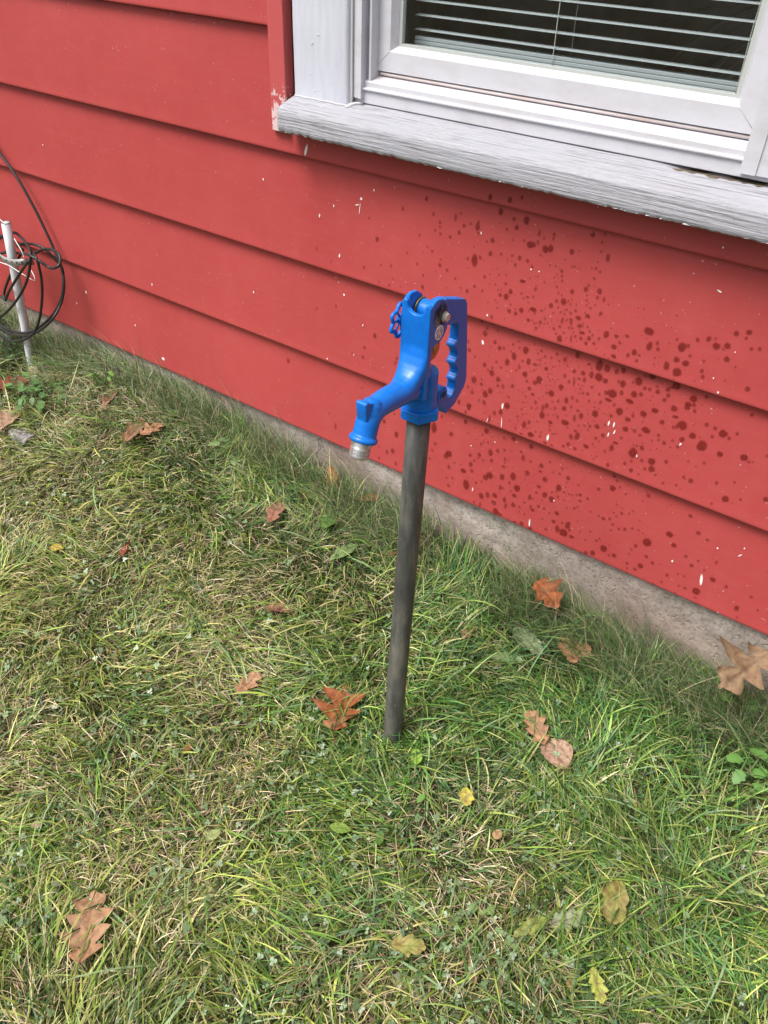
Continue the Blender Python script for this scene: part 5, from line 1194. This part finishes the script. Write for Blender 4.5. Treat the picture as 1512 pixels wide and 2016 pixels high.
LV = [
 (172, 1822, 148, 12, 4, 0.40, TAN, 'large tan lobed oak leaf lying alone in the bottom left corner', 1, dict(depth=0.66, curl=0.20, h=0.044, wrinkle=0.9)),
 (672, 1392, 92, 15, 3, 0.50, RUST, 'bright rust orange lobed leaf just left of the hydrant pipe foot', 2, dict(depth=0.80, h=0.045, curl=0.35, wrinkle=1.4)),
 (488, 1342, 60, 50, 3, 0.36, TAN, 'tan pointed leaf left of the rust orange leaf', 3, dict(depth=0.6, h=0.045)),
 (548, 1197, 60, 95, 3, 0.28, BRN, 'curled brown leaf with a pale back lying above the tan pointed leaf', 4, dict(depth=0.6, curl=0.9, h=0.045)),
 (1075, 1170, 70, 140, 3, 0.46, RUST, 'crumpled rusty leaf leaning near the footing right of the hydrant', 5, dict(depth=0.55, curl=0.9, wrinkle=2.6, lean_y=-0.062, asym=0.25)),
 (1127, 1274, 54, 175, 2, 0.52, (0.50, 0.24, 0.12), 'small crumpled light orange leaf below the rusty crumpled leaf', 6, dict(depth=0.45, curl=0.45, wrinkle=2.2, h=0.048)),
 (1466, 1318, 122, 235, 3, 0.56, (0.27, 0.175, 0.10), 'big brown lobed oak leaf beside the footing at the right edge', 9, dict(depth=0.86, curl=0.9, lean_y=-0.072, wrinkle=2.6)),
 (1056, 1428, 76, -25, 4, 0.34, TAN, 'tan lobed oak leaf touching a rounder pale leaf', 10, dict(depth=0.55, h=0.042, wrinkle=1.0)),
 (1097, 1481, 68, 150, 0, 0.46, PALE, 'rounded pale speckled leaf below the tan lobed oak leaf', 11, dict(h=0.042, wrinkle=1.2)),
 (726, 978, 40, 80, 2, 0.42, ORG, 'small orange leaf in long grass just left of the pipe', 12, dict(depth=0.4, wrinkle=1.6, h=0.062)),
 (541, 1003, 52, 25, 3, 0.26, (0.36, 0.18, 0.12), 'narrow brown lobed leaf below the dark curled leaf', 13, dict(depth=0.5, h=0.045)),
 (606, 965, 56, 40, 2, 0.22, (0.15, 0.09, 0.08), 'dark brown rolled leaf in the long grass', 14, dict(curl=1.3, depth=0.3)),
 (654, 944, 28, 0, 2, 0.38, ORG, 'tiny orange leaf standing in grass near the footing', 15, dict(tilt=(0.6, 0), h=0.04)),
 (298, 842, 50, 60, 3, 0.36, (0.52, 0.26, 0.15), 'light orange lobed leaf, right one of a touching pair', 16, dict(depth=0.6, h=0.05)),
 (264, 845, 58, 35, 2, 0.24, (0.34, 0.19, 0.11), 'narrow brown leaf, left one of a touching pair', 17, dict(depth=0.5, curl=0.8, h=0.05)),
 (14, 755, 84, 75, 4, 0.42, RED, 'dark red lobed leaf beside the foot of the pipe stake', 18, dict(depth=0.55, h=0.035)),
 (18, 822, 66, 45, 2, 0.32, (0.46, 0.30, 0.20), 'light brown folded leaf at the left edge above the flat stone', 19, dict(depth=0.4, curl=0.7, h=0.03)),
 (110, 1076, 26, 90, 0, 0.42, (0.55, 0.42, 0.05), 'small round yellow leaf on the left lawn', 20, dict(h=0.046, stem=False)),
 (245, 1077, 36, 25, 2, 0.16, (0.32, 0.07, 0.04), 'thin curled red leaf right of the small yellow leaf', 21, dict(curl=1.3, h=0.03)),
 (918, 1566, 36, 180, 3, 0.42, YEL, 'yellow leaf below and right of the hydrant foot', 22, dict(depth=0.3, h=0.050)),
 (921, 1240, 34, 30, 2, 0.34, BRN, 'small brown scrap of leaf in grass right of the pipe', 30, dict(h=0.03)),
 (985, 1945, 36, 5, 2, 0.20, (0.50, 0.30, 0.17), 'narrow tan scrap of leaf among the clover at the bottom', 31, dict(curl=0.8)),
 (216, 782, 46, 40, 2, 0.20, (0.36, 0.20, 0.13), 'small rolled brown leaf right of the pipe stake near the long grass', 32, dict(curl=1.2, h=0.035)),
 (772, 1087, 22, 60, 2, 0.40, (0.36, 0.15, 0.09), 'tiny brown leaf scrap touching the left side of the pipe', 33, dict(h=0.04)),
 (803, 1860, 72, 95, 3, 0.34, (0.36, 0.34, 0.10), 'yellow green leaf with a brown top at the bottom beside clover', 26, dict(depth=0.45, h=0.046)),
 (1177, 1938, 76, 165, 4, 0.30, YGR, 'bright yellow green lobed leaf in the bottom right', 27, dict(depth=0.45, h=0.050)),
 (1212, 1772, 92, 190, 2, 0.30, OLV, 'long olive yellow leaf above the yellow green lobed leaf', 28, dict(depth=0.3, h=0.044)),
 (1122, 1808, 70, 80, 4, 0.36, (0.30, 0.38, 0.22), 'pale grey green lobed leaf left of the olive yellow leaf', 29, dict(depth=0.5, h=0.03)),
 (1045, 1822, 74, 240, 4, 0.22, (0.34, 0.40, 0.10), 'slim yellow green leaf next to the pale grey green leaf', 36, dict(depth=0.4, h=0.028)),
 (797, 1935, 64, 120, 2, 0.28, (0.24, 0.26, 0.09), 'dull olive leaf at the bottom below the brown topped leaf', 34, dict(depth=0.3, h=0.024)),
 (930, 1915, 44, 160, 2, 0.30, (0.30, 0.20, 0.11), 'small brown torn leaf right of the dull olive leaf', 35, dict(h=0.024, depth=0.4)),
 (1130, 1920, 60, 200, 3, 0.20, (0.28, 0.28, 0.08), 'narrow olive leaf left of the bright yellow green lobed leaf', 37, dict(h=0.024)),
 (980, 1640, 22, 40, 0, 0.40, (0.45, 0.30, 0.15), 'tiny tan leaf scrap below the yellow leaf', 38, dict(h=0.03, stem=False)),
 (70, 1622, 22, 50, 0, 0.5, (0.56, 0.40, 0.28), 'small pale tan fragment on the lawn at the left', 39, dict(h=0.035, stem=False)),
 (368, 1470, 22, 70, 0, 0.4, (0.45, 0.25, 0.08), 'small orange brown fragment among clover on the left lawn', 40, dict(h=0.03, stem=False)),
 (545, 1795, 44, 20, 3, 0.30, (0.24, 0.12, 0.07), 'ragged brown leaf sunk in the grass in the lower middle', 41, dict(h=0.015, depth=0.5)),
 (66, 728, 24, 130, 2, 0.30, (0.40, 0.36, 0.25), 'small pale leaf between the stake foot and the dark red leaf', 42, dict(h=0.045)),
]
for (px, py, ln, an, lo_, wd, col, lab, sd_, kw) in LV:
    leaf(F1, px, py, ln, an, lo_, wd, col, lab, sd_, **kw)
G = 'green_leaf'
for (px, py, ln, an, lo_, wd, col, lab, sd_) in [
 (1040, 1260, 76, -45, 5, 0.30, (0.30, 0.38, 0.20), 'pale green toothed leaf right of the pipe, its tip grey', 7),
 (1000, 1293, 62, -80, 4, 0.26, (0.24, 0.36, 0.15), 'pale green leaf lying flat below the toothed one', 8),
 (820, 1487, 32, 0, 0, 0.32, (0.28, 0.48, 0.07), 'small bright green leaf right beside the hydrant foot', 23),
 (670, 1628, 44, 100, 0, 0.26, (0.22, 0.34, 0.06), 'green oval leaf below and left of the hydrant foot', 24),
 (420, 1641, 32, 60, 0, 0.36, (0.36, 0.42, 0.16), 'pale rounded leaf in the clover of the lower left lawn', 25),
 (676, 1084, 62, 60, 4, 0.20, (0.22, 0.32, 0.12), 'toothed green leaf in the grass left of the pipe', 43),
 (1160, 1214, 56, 35, 0, 0.28, (0.13, 0.26, 0.05), 'broad green leaf standing near the rusty crumpled leaf', 44),
 (1190, 1236, 50, 60, 0, 0.24, (0.12, 0.24, 0.05), 'second broad green leaf, lower right of the first beside the footing', 45),
 (648, 1018, 44, 25, 0, 0.24, (0.15, 0.27, 0.06), 'folded green leaf below the tiny orange leaf', 46),
 (748, 1648 - 0, 30, 20, 0, 0.25, (0.10, 0.22, 0.04), 'small dark green leaf right of the green oval leaf', 47),
 (343, 812, 30, 110, 0, 0.30, (0.18, 0.28, 0.08), 'small green leaf in the long grass right of the leaf pair', 48),
]:
    leaf(G, px, py, ln, an, lo_, wd, col, lab, sd_, h=0.046, kind_mat='living_leaf', wrinkle=0.8, group='green leaves in the lawn', stem=False, depth=0.25)

# low weeds: rosettes and leafy clumps, each one thing
def weed(px, py, n, l0, l1, wide, col, label, seed, lobes=0, spread=0.02, up=0.5, h=0.0):
    p = at_ground(px, py, h); r = random.Random(seed)
    root = empty('weed', tuple(p)); tag(root, label, 'weed', 'weeds growing in the lawn')
    V_, F_, C_ = [], [], []; bm = bmesh.new()
    for k in range(n):
        a = r.uniform(0, 2 * PI); L_ = r.uniform(l0, l1); b = p + Vector((r.gauss(0, spread), r.gauss(0, spread * 0.8), 0)); b.y = min(b.y, -0.02)
        hz = r.uniform(0.3, 1) * up * 0.06
        c0 = b + Vector((math.cos(a) * hz * 0.6, math.sin(a) * hz * 0.6, hz)); tube(bm, [b - Vector((0, 0, 0.005)), (b + c0) / 2 + Vector((0, 0, hz * 0.1)), c0], 0.0006, 5)
        ux = Vector((math.cos(a), math.sin(a), r.uniform(-0.35, 0.35))).normalized(); uy = Vector((-math.sin(a), math.cos(a), r.uniform(-0.3, 0.3)))
        nn = 15; b0 = len(V_); cc = np.array(col) * r.uniform(0.75, 1.25)
        for i in range(nn):
            t = i / (nn - 1); w_ = math.sin(PI * t ** 0.8) ** 0.7 * wide
            if lobes: w_ *= 0.62 + 0.38 * abs(math.sin(t * PI * lobes))
            for s in (-1, 0, 1):
                P = c0 + (ux * t + uy * (s * w_) + Vector((0, 0, 0.12 * abs(s) * w_ - 0.25 * t * t))) * L_; P.y = min(P.y, -0.003)
                V_.append(tuple(P)); C_.append(cc * (1.15 if s == 0 else 1.0))
            if i:
                for s in (0, 1):
                    q = b0 + (i - 1) * 3 + s; F_.append((q, q + 3, q + 4, q + 1))
    np_mesh('foliage', np.array(V_), np.array(F_), M['living_leaf'], np.array(C_), root)
    tag(obj('stems', bm, M['green_frond'], root), kind='stuff')
weed(30, 690, 150, 0.008, 0.016, 0.42, (0.06, 0.14, 0.045), 'dense small leaved green weed left of the pipe stake', 101, 3, 0.055, 1.2)
weed(80, 785, 60, 0.016, 0.030, 0.30, (0.10, 0.20, 0.06), 'bright leafy weed at the foot of the pipe stake', 102, 0, 0.035, 0.7)
weed(462, 900, 10, 0.020, 0.036, 0.34, (0.16, 0.25, 0.09), 'broad leaved weed in the long grass left of the hydrant spout', 103, 0, 0.020, 0.9)
weed(1490, 1395, 18, 0.022, 0.036, 0.48, (0.13, 0.27, 0.06), 'lobed green weed below the big brown oak leaf', 104, 3, 0.030, 0.9)
weed(1508, 1535, 14, 0.020, 0.032, 0.48, (0.12, 0.26, 0.06), 'lobed green weed at the right edge of the lawn, lower one', 105, 3, 0.022, 0.8)
weed(800, 1545, 8, 0.010, 0.018, 0.35, (0.09, 0.20, 0.03), 'low bright green weed in front of the hydrant foot', 106, 0, 0.020, 0.5)
weed(1010, 1830, 9, 0.012, 0.022, 0.36, (0.16, 0.24, 0.08), 'pale leafy weed among clover in the lower right', 107, 3, 0.030, 0.4)
weed(215, 770, 10, 0.010, 0.018, 0.35, (0.14, 0.28, 0.05), 'small bright green sprig in the long grass right of the stake', 108, 0, 0.010, 1.2)
